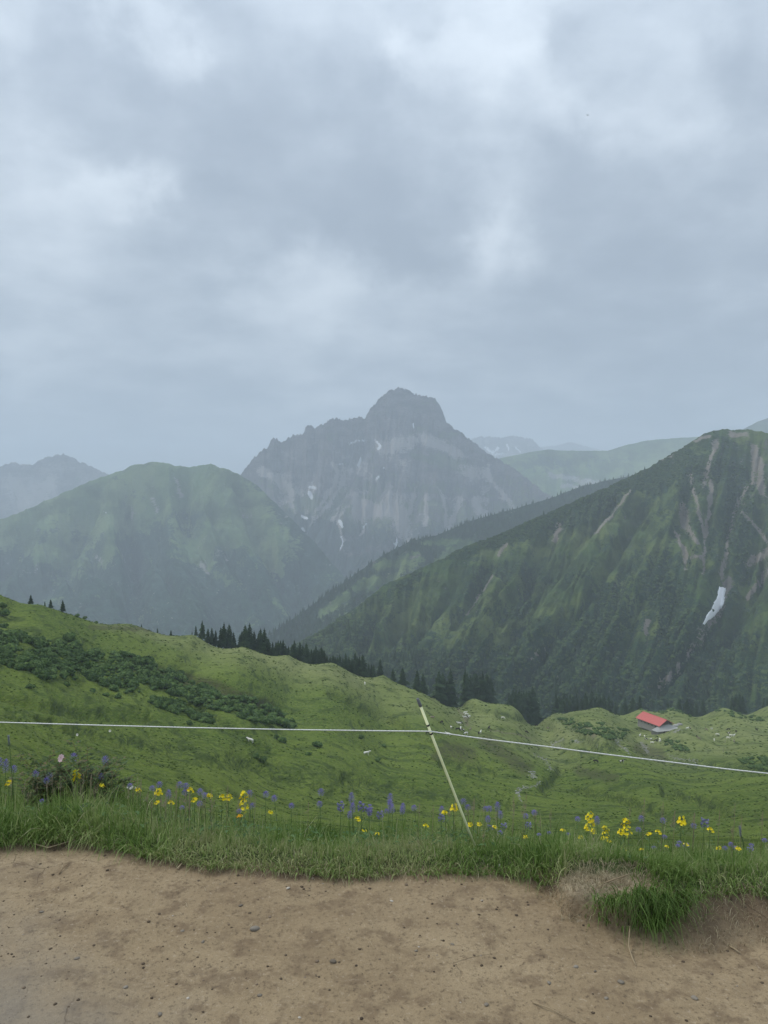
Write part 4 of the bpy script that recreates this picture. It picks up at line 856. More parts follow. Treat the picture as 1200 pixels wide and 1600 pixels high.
YEL = [  # x, y of the flower top, kind, distance, own label
 (128, 1203, 0, 4.1, 'tall narrow yellow flower spike beside the rose bush'), (12, 1222, 1, 4.0, 'low yellow flower at the left edge of the photo'), (160, 1228, 1, 4.0, 'small yellow flower just right below the rose bush'),
 (219, 1234, 1, 3.9, 'round yellow blossom, leftmost of the row right of the rose bush'), (244, 1233, 0, 3.9, None), (246, 1253, 1, 3.75, None), (268, 1254, 1, 3.8, None), (297, 1235, 1, 4.0, None), (303, 1249, 1, 3.8, None),
 (329, 1243, 1, 3.9, None), (345, 1245, 1, 4.0, None), (357, 1244, 1, 4.0, None), (374, 1239, 2, 3.85, 'bright yellow flower head, biggest left of the post'), (376, 1274, 1, 3.7, 'single orange yellow blossom below the biggest left yellow flower'), (423, 1270, 1, 3.75, 'yellow blossom standing alone right of the orange one'),
 (557, 1280, 1, 3.7, 'round golden blossom low in the grass left of the post'), (568, 1298, 1, 3.62, None), (588, 1303, 1, 3.62, None), (708, 1258, 0, 3.75, 'large golden blossom touching the leaning post on its left'), (699, 1269, 1, 3.72, 'smaller golden blossom just lower left of the one at the post'),
 (733, 1286, 1, 3.65, None), (746, 1288, 1, 3.65, None), (665, 1290, 1, 3.65, None), (774, 1292, 1, 3.6, None), (880, 1297, 1, 3.6, None), (820, 1318, 1, 3.5, 'lone small yellow blossom low between post and big cluster'),
 (914, 1288, 0, 3.7, None), (932, 1273, 2, 3.72, 'tallest yellow flower of the big cluster above the turf clod'), (927, 1294, 0, 3.65, None), (944, 1292, 2, 3.62, 'wide yellow flower head right of the tallest in the big cluster'), (906, 1313, 1, 3.55, None),
 (974, 1282, 2, 3.68, 'thick yellow flower spike right of the big cluster'), (969, 1296, 0, 3.6, None), (953, 1322, 1, 3.5, None), (980, 1325, 0, 3.5, None), (1015, 1303, 1, 3.6, None), (1028, 1300, 1, 3.6, None), (940, 1318, 1, 3.52, None),
 (1063, 1277, 0, 3.7, 'tall yellow spike rising highest on the right part of the verge'), (1069, 1286, 1, 3.68, None), (1108, 1297, 1, 3.6, 'yellow blossom above the violet flowers at the right'), (1071, 1333, 1, 3.45, None), (1125, 1334, 0, 3.45, None), (1152, 1350, 1, 3.4, None), (1152, 1361, 1, 3.36, None), (1042, 1337, 1, 3.45, None), (1004, 1347, 1, 3.4, None)]
for (a, b_, k, D, lab) in YEL:
    o = put_plant(yp, yu, k, a, b_, D); tag(o, lab or seq_label('yellow wildflower', a, b_, YEL), 'flower', 'yellow flowers along the verge')
o = [x for x in bpy.data.objects if x.get('label', '').startswith('single orange')][0]
for ch in o.children:
    if ch.name.startswith('blossom'): ch.data = ch.data.copy(); ch.data.materials[0] = M_ora
VIO = [(3, 1190, 0, 4.2), (5, 1200, 1, 4.1), (15, 1205, 0, 4.1), (113, 1186, 0, 4.2), (163, 1188, 0, 4.2), (53, 1210, 0, 4.1), (74, 1220, 0, 4.0), (82, 1212, 0, 4.1), (153, 1215, 0, 4.1), (68, 1252, 0, 3.85), (133, 1268, 0, 3.7), (137, 1275, 0, 3.7),
       (205, 1230, 0, 4.0), (236, 1233, 0, 4.0), (252, 1228, 0, 3.95), (262, 1240, 1, 3.9), (275, 1228, 0, 3.95), (284, 1240, 0, 3.95), (297, 1228, 0, 3.95), (317, 1235, 0, 3.95), (322, 1243, 0, 3.9), (318, 1254, 0, 3.85), (287, 1262, 0, 3.8), (392, 1240, 0, 3.95), (370, 1270, 0, 3.75), (397, 1258, 0, 3.85), (436, 1246, 0, 3.9), (455, 1260, 0, 3.85),
       (413, 1243, 0, 3.95), (496, 1257, 0, 3.9), (500, 1240, 0, 4.0), (554, 1248, 1, 3.85), (550, 1262, 1, 3.8), (548, 1275, 1, 3.75), (565, 1262, 2, 3.8), (574, 1264, 2, 3.85), (577, 1268, 1, 3.8), (590, 1275, 2, 3.8), (604, 1248, 1, 3.9), (609, 1256, 1, 3.85), (613, 1262, 1, 3.8), (605, 1270, 0, 3.8), (626, 1262, 1, 3.85), (628, 1268, 1, 3.8), (656, 1262, 0, 3.9),
       (687, 1268, 1, 3.8), (690, 1276, 2, 3.75), (721, 1255, 0, 3.85), (735, 1262, 0, 3.85), (755, 1264, 0, 3.85), (764, 1264, 0, 3.85), (778, 1262, 1, 3.8), (783, 1275, 1, 3.75), (762, 1280, 1, 3.75), (765, 1292, 2, 3.7), (785, 1290, 2, 3.7), (780, 1300, 1, 3.65), (819, 1273, 0, 3.8), (837, 1270, 0, 3.8), (845, 1307, 0, 3.6), (855, 1301, 0, 3.6), (889, 1305, 0, 3.6),
       (900, 1280, 0, 3.75), (935, 1283, 1, 3.7), (1002, 1280, 0, 3.75), (1001, 1296, 0, 3.7), (1034, 1284, 0, 3.75), (1083, 1291, 0, 3.7), (1041, 1308, 0, 3.6), (1058, 1315, 0, 3.55), (1020, 1323, 0, 3.5), (1075, 1322, 2, 3.5), (1058, 1330, 0, 3.5), (1097, 1284, 2, 3.7), (1130, 1325, 1, 3.45), (1142, 1320, 1, 3.5), (1148, 1327, 1, 3.45), (1153, 1326, 0, 3.45), (1174, 1322, 0, 3.5), (1192, 1312, 0, 3.55), (1170, 1340, 2, 3.4), (822, 1290, 2, 3.65), (532, 1262, 2, 3.85)]
VLAB = {(554, 1248): 'tallest dark violet flower spike left of the post', (68, 1252): 'lone dark violet flower low in the left grass', (496, 1257): 'single violet flower alone between the two yellow patches', (721, 1255): 'violet flower touching the leaning post on its right side', (1192, 1312): 'violet flower at the right edge of the photo', (837, 1270): 'right one of two violet flowers alone right of the post', (819, 1273): 'left one of two violet flowers alone right of the post', (1083, 1291): 'violet flower between the tall yellow spike and the right yellow blossom'}
for (a, b_, k, D) in VIO:
    o = put_plant(vp, vu, k, a, b_, D); tag(o, VLAB.get((a, b_)) or seq_label('violet wildflower', a, b_, VIO), 'flower', 'violet flowers along the verge')
for p, u in zip(yp + vp, yu + vu):
    if not u:
        for ch in list(p.children): bpy.data.objects.remove(ch)
        bpy.data.objects.remove(p)
# two tall pale seed spikes
for (a, b_, D, lab) in ((13, 1150, 3.9, 'tall grey blue flower spike at the left edge of the photo'), (1156, 1292, 3.55, 'pale grey seed spike at the right of the verge')):
    x, y, z = map(float, at(a, b_, D)); g = float(H(np.array(x), np.array(y))); h = z - g
    root = empty('flower_spike', (x, y, g)); tag(root, lab, 'flower spike')
    b = MB(); b.tube([(.03, 0, -.02), (.018, 0, h * .5), (.004, 0, h - .03)], [.0025, .0022, .0018], 6); b.build('stem', M_stem, root)
    b = MB()
    for k in range(60):
        f = k / 60; an = k * 2.4; b.leaf((.004 * (1 - f), 0, h - .05 + .05 * f), (math.cos(an), math.sin(an), .9), (0, 0, 1), .011, .0045)
    b.build('blossom', M_bluegr, root)
# bent dry stem of grass over the verge
def free_stalk(name, P, r, label, cat, mat):
    P = [Vector(tuple(map(float, at(*p)))) for p in P]; b = MB(); b.tube([p - P[0] for p in P], r, 5); o = b.build(name, mat); o.location = P[0]; return tag(o, label, cat)
free_stalk('dry_stalk', [(982, 1352, 3.42), (958, 1334, 3.45), (935, 1319, 3.5), (922, 1318, 3.5), (912, 1322, 3.5)], .0016, 'long bent pale grass stem in front of the big yellow cluster', 'straw', M_straw)
free_stalk('dry_stalk', [(760, 1345, 3.5), (757, 1322, 3.52), (755, 1304, 3.53)], .003, 'pale broad grass blade upright right of the post foot', 'straw', M_straw)
free_stalk('dry_stalk', [(1182, 1350, 3.4), (1176, 1336, 3.42), (1166, 1334, 3.42), (1160, 1338, 3.42)], .0016, 'pale hooked stem at the right end of the verge', 'straw', M_straw)
# taller seeding grass stalks, thin
N = 420
x = rng.uniform(-2.1, 2.1, N); dd = rng.uniform(.25, 1.0, N); y = edge_y(x) + dd; z = H(x, y)
blades('seed_stalks', x, y, z, rng.uniform(.14, .26, N), rng.uniform(.0018, .003, N), rng.uniform(0, 6.28, N), rng.uniform(.1, .6, N), np.clip(rng.normal(.72, .15, N), 0, 1), M_grass, 4)
fv = MB()
for i in range(90):
    x0 = random.uniform(-2.0, 2.0); 
    if random.random() < .5: x0 = random.uniform(-1.9, -.6)
    y0 = float(edge_y(np.array(x0))) + random.uniform(.15, .8); g = float(H(np.array(x0), np.array(y0))); h = random.uniform(.16, .27)
    fv.tube([(x0, y0, g), (x0 + .01, y0, g + h)], .0009, 3)
    for k in range(26):
        f = random.random(); a = random.uniform(0, 6.28); fv.leaf((x0 + .01 * f, y0, g + h * (.7 + .33 * f)), (math.cos(a), math.sin(a), .7), (0, 0, 1), .02 * (1.1 - f), .002)
me = fv.mesh('seed_heads'); M_seed = pm_('seed heads', (.16, .13, .085), (.26, .22, .15)); tag(link('seed_heads', me, None, M_seed), kind='stuff')
# broad leaved herbs
for (a, b_, s_, lab) in ((118, 1298, .10, 'broad pale green leaves low in the left verge under a violet flower'), (322, 1318, .06, 'round green leaves at the verge edge, left of middle'), (712, 1303, .06, 'broad dark green leaves left of the post foot')):
    x, y, z = map(float, at(a, b_, 3.62 if a != 118 else 3.68)); g = float(H(np.array(x), np.array(y)))
    root = empty('leafy_herb', (x, y, g)); tag(root, lab, 'herb')
    for k in range(5):
        an = -PI / 2 + (k - 2) * .75; b = MB()
        L_ = s_ * random.uniform(.8, 1.2); w = L_ * .36; rows_ = []
        d_ = Vector((math.cos(an), math.sin(an), 0)); sd_ = Vector((-d_.y, d_.x, 0))
        for i in range(7):
            t = i / 6; c = d_ * L_ * t + Vector((0, 0, .05 + L_ * (.9 * t - .75 * t * t))); ww = w * math.sin(PI * min(1, .06 + t * .94)) ** .7 / 2
            rows_ += [c - sd_ * ww + Vector((0, 0, ww * .3)), c, c + sd_ * ww + Vector((0, 0, ww * .3))]
        b.add(rows_, [(3 * i + j, 3 * i + j + 1, 3 * i + j + 4, 3 * i + j + 3) for i in range(6) for j in range(2)]); b.tube([(0, 0, -.01), (0, 0, .05)], .002, 4)
        b.build('leaf', M_leafg, root)
# cream umbel and pale flowers
for (a, b_, D, lab) in ((217, 1295, 3.6, 'flat cream flower at the verge edge below the left yellow row'), (207, 1231, 4.0, 'small white flower left of the left yellow row')):
    x, y, z = map(float, at(a, b_, D)); g = float(H(np.array(x), np.array(y))); root = empty('cream_flower', (x, y, g)); tag(root, lab, 'flower'); h = z - g
    b = MB(); b.tube([(0, 0, -.01), (0, 0, h)], .0013, 5); b.build('stem', M_stem, root); b = MB()
    for k in range(14): floret(b, (random.gauss(0, .009), random.gauss(0, .006), h + random.gauss(0, .003)), .006)
    b.build('blossom', M_white, root, False)

# ------------------------------------------------------------------ wild rose bush
rx, ry = map(float, at(112, 1240, 4.15)[:2]); rg = float(H(np.array(rx), np.array(ry)))
rose = empty('rose_bush', (rx, ry, rg)); tag(rose, 'reddish stemmed wild rose bush with pink blossoms in the left verge', 'rose bush')
random.seed(3); sb = MB(); lb = MB(); nl = 0
for k in range(34):
    a = random.uniform(0, 6.28); L_ = random.uniform(.25, .48); sp = random.uniform(.05, .30); bx = random.gauss(0, .11)
    P = [Vector((bx, random.gauss(0, .05), -.02))]; d_ = Vector((math.cos(a) * sp * 1.3, math.sin(a) * sp * .7, 1)).normalized()
    for i in range(5):
        P.append(P[-1] + d_ * L_ / 5); d_ = (d_ + Vector((math.cos(a) * .12, math.sin(a) * .08, -.10)) + Vector((random.gauss(0, .12), random.gauss(0, .12), 0))).normalized()
    sb.tube(P, [.0022, .002, .0018, .0015, .0012, .0008], 4)
    for i in range(1, 6):
        for q in range(7):
            c = P[i].lerp(P[i - 1], random.random()); an = random.uniform(0, 6.28); tw = Vector((math.cos(an), math.sin(an), random.uniform(-.1, .8)))
            for s_ in (.012, .022, .032):
                for sg in (-1, 1):
                    sd_ = Vector((-tw.y, tw.x, 0)) * sg + tw * .4; lb.leaf(c + tw * s_, sd_, (0, 0, 1), random.uniform(.018, .028), .014); nl += 1
sb.build('stem', M_rstem, rose)
me = lb.mesh('foliage'); aa = me.attributes.new('rnd', 'FLOAT', 'POINT'); aa.data.foreach_set('value', np.repeat(rng.random(nl), 5).astype(np.float32)); link('foliage', me, rose, M_rleaf)
for (a, b_, n_) in ((93, 1183, 2), (121, 1148, 1), (172, 1142, 1)):
    b = MB(); c = Vector(tuple(map(float, at(a, b_, 4.02)))) - rose.location
    for k in range(n_):
        cc = c + Vector((random.gauss(0, .008), random.gauss(0, .004), random.gauss(0, .006))) * (n_ > 1); floret(b, cc, .016 if n_ > 1 else .008, 7, (random.uniform(-.4, .4), -1, .3))
    b.build('blossom', M_pink if n_ > 1 else M_white, rose, False)
random.seed(21)

# ------------------------------------------------------------------ trees
def foliage_mat(name, a, b_, obj=True):
    m = Mat(name, .9, .1); n_ = m.noise(m.pos, .9, 4, .7); c = m.mix(m.map(n_, .3, .7), a, b_)
    c = m.mix(m.math('MULTIPLY', m.rnd() if obj else m.attr('rnd'), .55), c, tuple(x * .55 for x in a)); m.color(c); return m.m
M_spr = foliage_mat('spruce needles', (.015, .032, .014), (.045, .075, .03)); M_sprS = foliage_mat('spruce needles far', (.015, .032, .014), (.045, .075, .03), False)
M_ald = foliage_mat('alder leaves', (.04, .085, .024), (.14, .205, .062)); M_aldS = foliage_mat('alder leaves mass', (.04, .085, .024), (.14, .205, .062), False)
M_shr = foliage_mat('mountain shrub leaves', (.022, .046, .018), (.08, .115, .04), False)
m = Mat('bark'); m.color(m.mix(m.noise(m.pos, 6), (.05, .04, .03), (.11, .09, .075))); M_bark = m.m
def spruce_crown(seed, whorls=15, arms=8, fat=.2):
    r_ = random.Random(seed); b = MB()
    for w in range(whorls):
        t = w / (whorls - 1); z = .1 + .86 * t; R = fat * (1 - t) ** .8 * r_.uniform(.75, 1.15) + .012
        for k in range(arms):
            a = 2 * PI * (k + r_.random() * .8) / arms + w; Lr = R * r_.uniform(.65, 1.2); d_ = Vector((math.cos(a), math.sin(a), 0)); s_ = Vector((-d_.y, d_.x, 0)) * Lr * .42; zz = z + r_.uniform(-.015, .015)
            p0 = Vector((0, 0, zz + .045)); p1 = d_ * Lr * .55 + Vector((0, 0, zz + .012)); p2 = d_ * Lr + Vector((0, 0, zz - .035 * (1.4 - t)))
            b.add([p0, p1 + s_, p2, p1 - s_, p1 + Vector((0, 0, .014))], [(0, 4, 1), (1, 4, 2), (2, 4, 3), (3, 4, 0)])
            b.add([p1 + s_ * .8, p1 - s_ * .8, d_ * Lr * .6 + Vector((0, 0, zz - .05))], [(0, 1, 2)])
    b.tube([(0, 0, .9), (0, 0, 1.0)], [.012, .001], 4); return b.mesh('crown', False)
crowns = [spruce_crown(i, 15, 8, f) for i, f in enumerate((.24, .28, .32, .26))]
for me in crowns: me.materials.append(M_spr)
tb_ = MB(); tb_.tube([(0, 0, -.06), (0, 0, .5), (0, 0, .95)], [.022, .014, .003], 6); trunk_me = tb_.mesh('trunk'); trunk_me.materials.append(M_bark)
def ground(x, y): return float(H(np.array(float(x)), np.array(float(y))))
def place_tree(px, top_py, D, wfac, k, label, group, name='spruce_tree'):
    x, y, z = map(float, at(px, top_py, D)); g = ground(x, y); h = max(2.0, z - g)
    root = empty(name, (x, y, g), random.uniform(0, 6.28)); root.scale = (h * wfac, h * wfac, h)
    link('crown', crowns[k % 4], root); link('trunk', trunk_me, root); return tag(root, label, 'tree', group)
def crest_D(px): return float(np.interp(px, [c[0] for c in CREST], [c[2] for c in CREST]))
EG = 'spruces along the meadow crest'
TR = [(48, 929, 12, 1.5, 'small round spruce first on the left crest'), (70, 939, 10, .9, None), (79, 936, 8, 1.1, 'left spruce of the close pair on the left crest'), (98, 937, 6, 1.25, 'right and bushier spruce of the pair on the left crest'), (221, 977, 4, 1.1, 'tiny lone spruce on the bare crest, first right of the pair'),
      (246, 981, 4, 1.0, 'tiny lone spruce second on the bare crest'), (267, 984, 4, 1, 'tiny spruce third on the bare crest'), (300, 986, 6, .9, None), (306, 977, 10, 1, None), (316, 969, 12, 1, 'tall pointed spruce leftmost of the crest groups'), (325, 981, 14, 1, None), (331, 980, 12, 1, None), (337, 984, 12, 1, None), (350, 972, 10, 1, 'tall spruce in the second crest group'),
      (358, 974, 12, 1, None), (365, 987, 12, 1, None), (345, 979, 12, 1, None), (375, 990, 14, 1, None), (383, 975, 10, 1, 'wide dark spruce at the left of the third crest group'), (390, 973, 12, 1.1, None), (386, 982, 12, 1, None), (397, 985, 12, 1, None), (407, 981, 10, 1, None), (413, 981, 14, 1.1, None), (404, 988, 12, 1, None), (420, 997, 12, 1, None), (378, 985, 12, 1, None)]
for i, (a, b_, dd, w, lab) in enumerate(TR):
    place_tree(a, b_, crest_D(a) + dd, w, i, lab or 'dark spruce in the tree groups on the left crest', EG)
x_ = 426; row_n = 0
while x_ < 586:
    cy0 = np.interp(x_, [426, 500, 586], [1020, 1034, 1052]); hp = random.uniform(12, 27) if x_ < 570 else 14
    place_tree(x_, cy0 - hp, crest_D(x_) + random.uniform(5, 25), 1.1, random.randint(0, 3), ordw(row_n) + ' spruce from the left in the long row on the middle crest', EG); row_n += 1; x_ += random.uniform(3.0, 5.5)
TR2 = [(594, 1029, 14, 'spruce standing alone at the right end of the long row'), (614, 1044, 14, None), (629, 1042, 14, 'spruce alone left of the leaning post top'), (652, 1046, 14, None), (661, 1050, 18, None), (686, 1046, 12, 'left spruce of the pair right above the post top'), (692, 1050, 18, None), (704, 1045, 10, 'right spruce of the pair right above the post top')]
for i, (a, b_, dd, lab) in enumerate(TR2): place_tree(a, b_, crest_D(a) + dd, 1.15, i, lab or 'dark spruce beyond the meadow crest near the post top', EG)
for (x0, x1, t0, t1, n_, lab) in ((725, 768, 1046, 1064, 14, 'dark spruce in the group above the first knoll'), (795, 838, 1070, 1084, 16, 'dark spruce in the group between the two knolls'), (868, 945, 1076, 1094, 30, 'dark spruce in the gully wood left of the barn'), (950, 1000, 1084, 1100, 9, 'dark spruce behind the meadow left of the barn'), (1040, 1100, 1088, 1102, 9, 'dark spruce behind the meadow right of the barn'), (1142, 1165, 1078, 1090, 5, 'dark spruce in the small clump behind the right meadow'), (1190, 1215, 1088, 1096, 4, 'dark spruce at the right edge behind the meadow')):
    for i in range(n_):
        a = x0 + (x1 - x0) * (i + random.random()) / n_; place_tree(a, random.uniform(t0, t1) + (0 if n_ < 30 else 4 * abs(math.sin(i * 1.7))), crest_D(a) + random.uniform(8, 60), 1.05, i, lab.replace('dark spruce', ordw(i) + ' dark spruce from the left'), EG)

# alder bushes
def bush_mesh(seed, leaves=240, name='alder_bush'):
    r_ = random.Random(seed); b = MB(); lobes = [(r_.uniform(-.45, .45), r_.uniform(-.45, .45), r_.uniform(.25, .6), r_.uniform(.34, .55)) for _ in range(6)] + [(0, 0, .5, .55)]
    for (x, y, z, R) in lobes:
        for k in range(leaves // len(lobes)):
            a = r_.uniform(0, 6.28); e_ = math.asin(r_.uniform(-.35, 1)); d_ = Vector((math.cos(a) * math.cos(e_), math.sin(a) * math.cos(e_), math.sin(e_))); c = Vector((x, y, z)) + d_ * R * r_.uniform(.8, 1.08)
            t = Vector((r_.gauss(0, 1), r_.gauss(0, 1), r_.gauss(0, .7))).normalized(); n_ = (d_ + Vector((r_.gauss(0, .5), r_.gauss(0, .5), r_.gauss(0, .5) + .4))).normalized(); u = n_.cross(t).normalized() * .10; w = n_.cross(u).normalized() * .085
            b.add([c - u - w, c + u - w * .6, c + u * .7 + w, c - u * .8 + w * 1.1], [(0, 1, 2, 3)])
    bm = bmesh.new(); me0 = b.mesh('t'); bm.from_mesh(me0)
    for (x, y, z, R) in lobes:
        g = bmesh.ops.create_icosphere(bm, subdivisions=1, radius=R * .88); 
        for v_ in g['verts']: v_.co += Vector((x, y, z))
    me = bpy.data.meshes.new(name); bm.to_mesh(me); bm.free(); return me
bushes = [bush_mesh(i) for i in range(5)]
for me in bushes: me.materials.append(M_ald)
THICK = [[(-40, 960), (20, 985), (60, 1003), (110, 1002), (150, 1022), (205, 1024), (262, 1052), (330, 1080), (395, 1098), (440, 1118), (478, 1142), (440, 1140), (400, 1132), (365, 1118), (300, 1100), (262, 1085), (222, 1072), (215, 1090), (185, 1084), (150, 1068), (122, 1052), (118, 1064), (60, 1062), (20, 1048), (-40, 1030)],
         [(232, 1090), (270, 1098), (300, 1112), (332, 1122), (332, 1134), (290, 1120), (235, 1102)], [(865, 1118), (905, 1128), (940, 1130), (985, 1140), (968, 1158), (935, 1152), (905, 1150), (880, 1135)], [(1110, 1103), (1150, 1108), (1195, 1124), (1190, 1130), (1150, 1122), (1120, 1114)],
         [(1150, 1188), (1200, 1186), (1215, 1208), (1175, 1202)], [(1035, 1158), (1070, 1160), (1075, 1175), (1045, 1176)], [(985, 1102), (1060, 1104), (1110, 1116), (1050, 1118), (1000, 1110)]]
bp = []
for q, P in enumerate(THICK):
    xs_, ys_ = [p[0] for p in P], [p[1] for p in P]; n_ = int((max(xs_) - min(xs_)) * (max(ys_) - min(ys_)) / (26 if q == 0 else 17))
    cx_ = rng.uniform(min(xs_), max(xs_), n_); cy_ = rng.uniform(min(ys_), max(ys_), n_)
    k = in_poly(cx_, cy_, P) & (fbm(cx_ / 26, cy_ / 13, 3.0, 2) > (-.22 if q == 0 else -.5)); x, y, z, ok = hit(cx_[k], cy_[k], 60)
    for a, b_, c, o_ in zip(x, y, z, ok):
        if o_: bp.append((a, b_, c, random.uniform(1.0, 2.1) + (random.random() < .2) * .8 if q == 0 else random.uniform(1.0, 2.2), q))
SINGLE = [(47, 1078, 1.5), (105, 1072, 1.6), (145, 1083, 1.4), (165, 1088, 1.3), (185, 1092, 1.7), (296, 1132, 1.2), (440, 1160, 1.9), (432, 1155, 1.4), (495, 1168, 1.8), (482, 1182, 1.1), (563, 1155, 1.4), (590, 1190, 1.6), (600, 1168, 1.3), (410, 1192, 1.8), (400, 1187, 1.4), (5, 965, 2.5), (3, 950, 2.0), (120, 965, 1.4), (132, 968, 1.3), (150, 975, 1.3), (1188, 1168, 1.0), (1078, 1120, 1.6), (895, 1160, 1.2), (1135, 1178, 1.2), (950, 1155, 2.0), (940, 1150, 1.8)]
x, y, z, ok = hit([s_[0] for s_ in SINGLE], [s_[1] for s_ in SINGLE], 60)
for s_, a, b_, c, o_ in zip(SINGLE, x, y, z, ok):
    if o_: bp.append((a, b_, c, s_[2], 9))
# break with more gaps: sort by apparent size and make the largest 290 things of their own
bp.sort(key=lambda p: -(p[3] / p[1]) - (1 if p[4] == 9 else 0))
LABQ = {0: ('alder bush in the long thicket on the left hillside', 'alder bushes of the hillside thicket'), 1: ('alder bush in the small thicket below the long one', 'alder bushes of the lower thicket'), 2: ('alder bush in the gully left of the barn', 'bushes in the gully'), 3: ('dark bush in the strip on the right meadow beyond the barn', 'bushes in the far right strip'),
        4: ('dark bush above the rope at the right edge', 'bushes at the right edge'), 5: ('dark bush on the slope below the barn', 'bushes below the barn'), 6: ('bush at the wood edge behind the barn', 'bushes behind the barn'), 9: ('single dark bush standing scattered in the meadow', 'scattered meadow bushes')}
for i, (a, b_, c, s_, q) in enumerate(bp[:290]):
    o = link('alder_bush', bushes[i % 5]); o.location = (a, b_, c - .15 * s_); o.scale = (s_ * random.uniform(.9, 1.3), s_ * random.uniform(.9, 1.3), s_ * random.uniform(.95, 1.35)); o.rotation_euler = (0, 0, random.uniform(0, 6.28)); 
    ppx, ppy = (float(v_) for v_ in proj(np.array(a), np.array(b_), np.array(c)))
    lb_ = LABQ[q][0]
    if q == 0:
        mid_ = np.interp(ppx, [0, 120, 250, 400, 470], [1010, 1035, 1070, 1115, 1140]); row_ = 'upper' if ppy < mid_ - 12 else 'lower' if ppy > mid_ + 12 else 'middle'
        part_ = ['far left end', 'left part', 'left centre', 'centre', 'centre right', 'right part', 'right tip'][int(np.clip(ppx / 68, 0, 6))]
        lb_ = '%s alder bush in the %s rows at the %s of the hillside thicket' % ('broad' if s_ > 1.9 else 'small' if s_ < 1.6 else 'rounded', row_, part_)
    elif q == 9: lb_ = 'single %s bush standing apart in the meadow %s' % ('large dark' if s_ > 1.7 else 'small dark', 'at the foot of the left thicket' if ppx < 260 else 'on the left hillside below the crest' if ppy < 1000 else 'below the rope left of the post' if ppx < 660 else 'on the right meadow near the barn' if ppx > 1000 else 'in the gully left of the barn')
    tag(o, lb_, 'bush', LABQ[q][1])
rest = bp[290:]
if rest:
    A_ = np.array([r_[:4] for r_ in rest]); me = scatter_mesh('alder_thicket', [template(bush_mesh(20 + i, 130)) for i in range(3)], A_[:, :3] - np.array([0, 0, .2]), A_[:, 3] * rng.uniform(.9, 1.25, len(A_)), rng.uniform(0, 6.28, len(A_)), A_[:, 3] * .9)
    tag(link('alder_thicket', me, None, M_aldS), kind='stuff')
print('bushes', len(bp))

# forest and shrubs on the middle ridge and the right slope
def low_spruce(seed):
    r_ = random.Random(seed); b = MB()
    for w in range(5):
        t = w / 5; R = .25 * (1 - t) + .02; n_ = 6; a0 = r_.uniform(0, 6)
        ring = [(R * r_.uniform(.75, 1.2) * math.cos(a0 + 2 * PI * k / n_), R * r_.uniform(.75, 1.2) * math.sin(a0 + 2 * PI * k / n_), .08 + t * .8 + r_.uniform(-.02, .02)) for k in range(n_)]
        b.add(ring + [(0, 0, .08 + t * .8 + .30)], [(k, (k + 1) % n_, n_) for k in range(n_)])
    return template(b.mesh('t', False))
def low_shrub(seed):
    return template(ico('t', seed, 1, .8, .5))
sp_t = [low_spruce(i) for i in range(4)]; sh_t = [low_shrub(i) for i in range(4)]
def scatter_on(G, n_, prob, size, name, tm_, mat, zf=1.0, sink=.1):
    i = rng.integers(0, G['X'].shape[0] - 1, n_ * 12); j = rng.integers(0, G['X'].shape[1] - 1, n_ * 12)
    w = prob(G, i, j); k = rng.random(len(i)) < w; i, j = i[k][:n_], j[k][:n_]
    a, b_ = rng.random(len(i)), rng.random(len(i))
    f = lambda Q: (Q[i, j] * (1 - a) * (1 - b_) + Q[i + 1, j] * a * (1 - b_) + Q[i, j + 1] * (1 - a) * b_ + Q[i + 1, j + 1] * a * b_)
    P = np.stack([f(G['X']), f(G['Y']), f(G['Z'])], 1); s_ = size(len(i)); P[:, 2] -= sink * s_
    me = scatter_mesh(name, tm_, P, s_, rng.uniform(0, 6.28, len(i)), s_ * zf, False)
    o = link(name, me, None, mat); tag(o, kind='stuff'); print(name, len(i)); return o
vis = lambda G, i, j: (G['px'][i, j] > -60) & (G['px'][i, j] < 1260) & (G['T'][i, j] > -.12)
scatter_on(RM, 5200, lambda G, i, j: vis(G, i, j) * sst(.45, .8, G['forest'][i, j]) * (G['py'][i, j] < 1040), lambda n_: rng.uniform(11, 21, n_), 'ridge_forest', sp_t, M_sprS)
scatter_on(RR, 2600, lambda G, i, j: vis(G, i, j) * sst(.55, 1.0, G['forest'][i, j]) * np.clip(sst(930, 1090, G['py'][i, j]) * .5 + sst(760, 560, G['px'][i, j]) * .4 + .012, 0, 1) * (G['rock'][i, j] < .4), lambda n_: rng.uniform(7, 15, n_), 'slope_forest', sp_t, M_sprS)
scatter_on(RR, 25000, lambda G, i, j: vis(G, i, j) * sst(.45, .75, G['forest'][i, j]) * (G['rock'][i, j] < .35), lambda n_: rng.uniform(1.6, 4.2, n_), 'slope_shrubs', sh_t, M_shr, .9, .25)

# ------------------------------------------------------------------ snow patch
def surf(G, px, py):
    dd = (G['px'] - px) ** 2 + (G['py'] - py) ** 2 + (G['T'] < 0) * 1e6; i, j = np.unravel_index(dd.argmin(), dd.shape); return i, j
C_ = [(1129, 917, 5), (1128, 926, 7), (1126, 935, 7.5), (1122, 945, 7.5), (1117, 954, 8), (1110, 962, 6), (1104, 969, 3.2), (1099, 976, 1)]
V_ = []
from mathutils.bvhtree import BVHTree
sg = RR['obj'].data; bvh = BVHTree.FromPolygons([v_.co.copy() for v_ in sg.vertices], [tuple(p.vertices) for p in sg.polygons])
def ray(px, py):
    x, y, z = map(float, at(px, py, 1000.)); o_ = Vector(EYE); d_ = (Vector((x, y, z)) - o_).normalized(); h = bvh.ray_cast(o_, d_); return h[0], h[1]
b = MB(); rows_ = []; nw = 9
fine = []
for i in range(29):
    t = i / 28 * (len(C_) - 1); a = int(min(t, len(C_) - 2)); f = t - a; fine.append([C_[a][k] * (1 - f) + C_[a + 1][k] * f for k in range(3)])
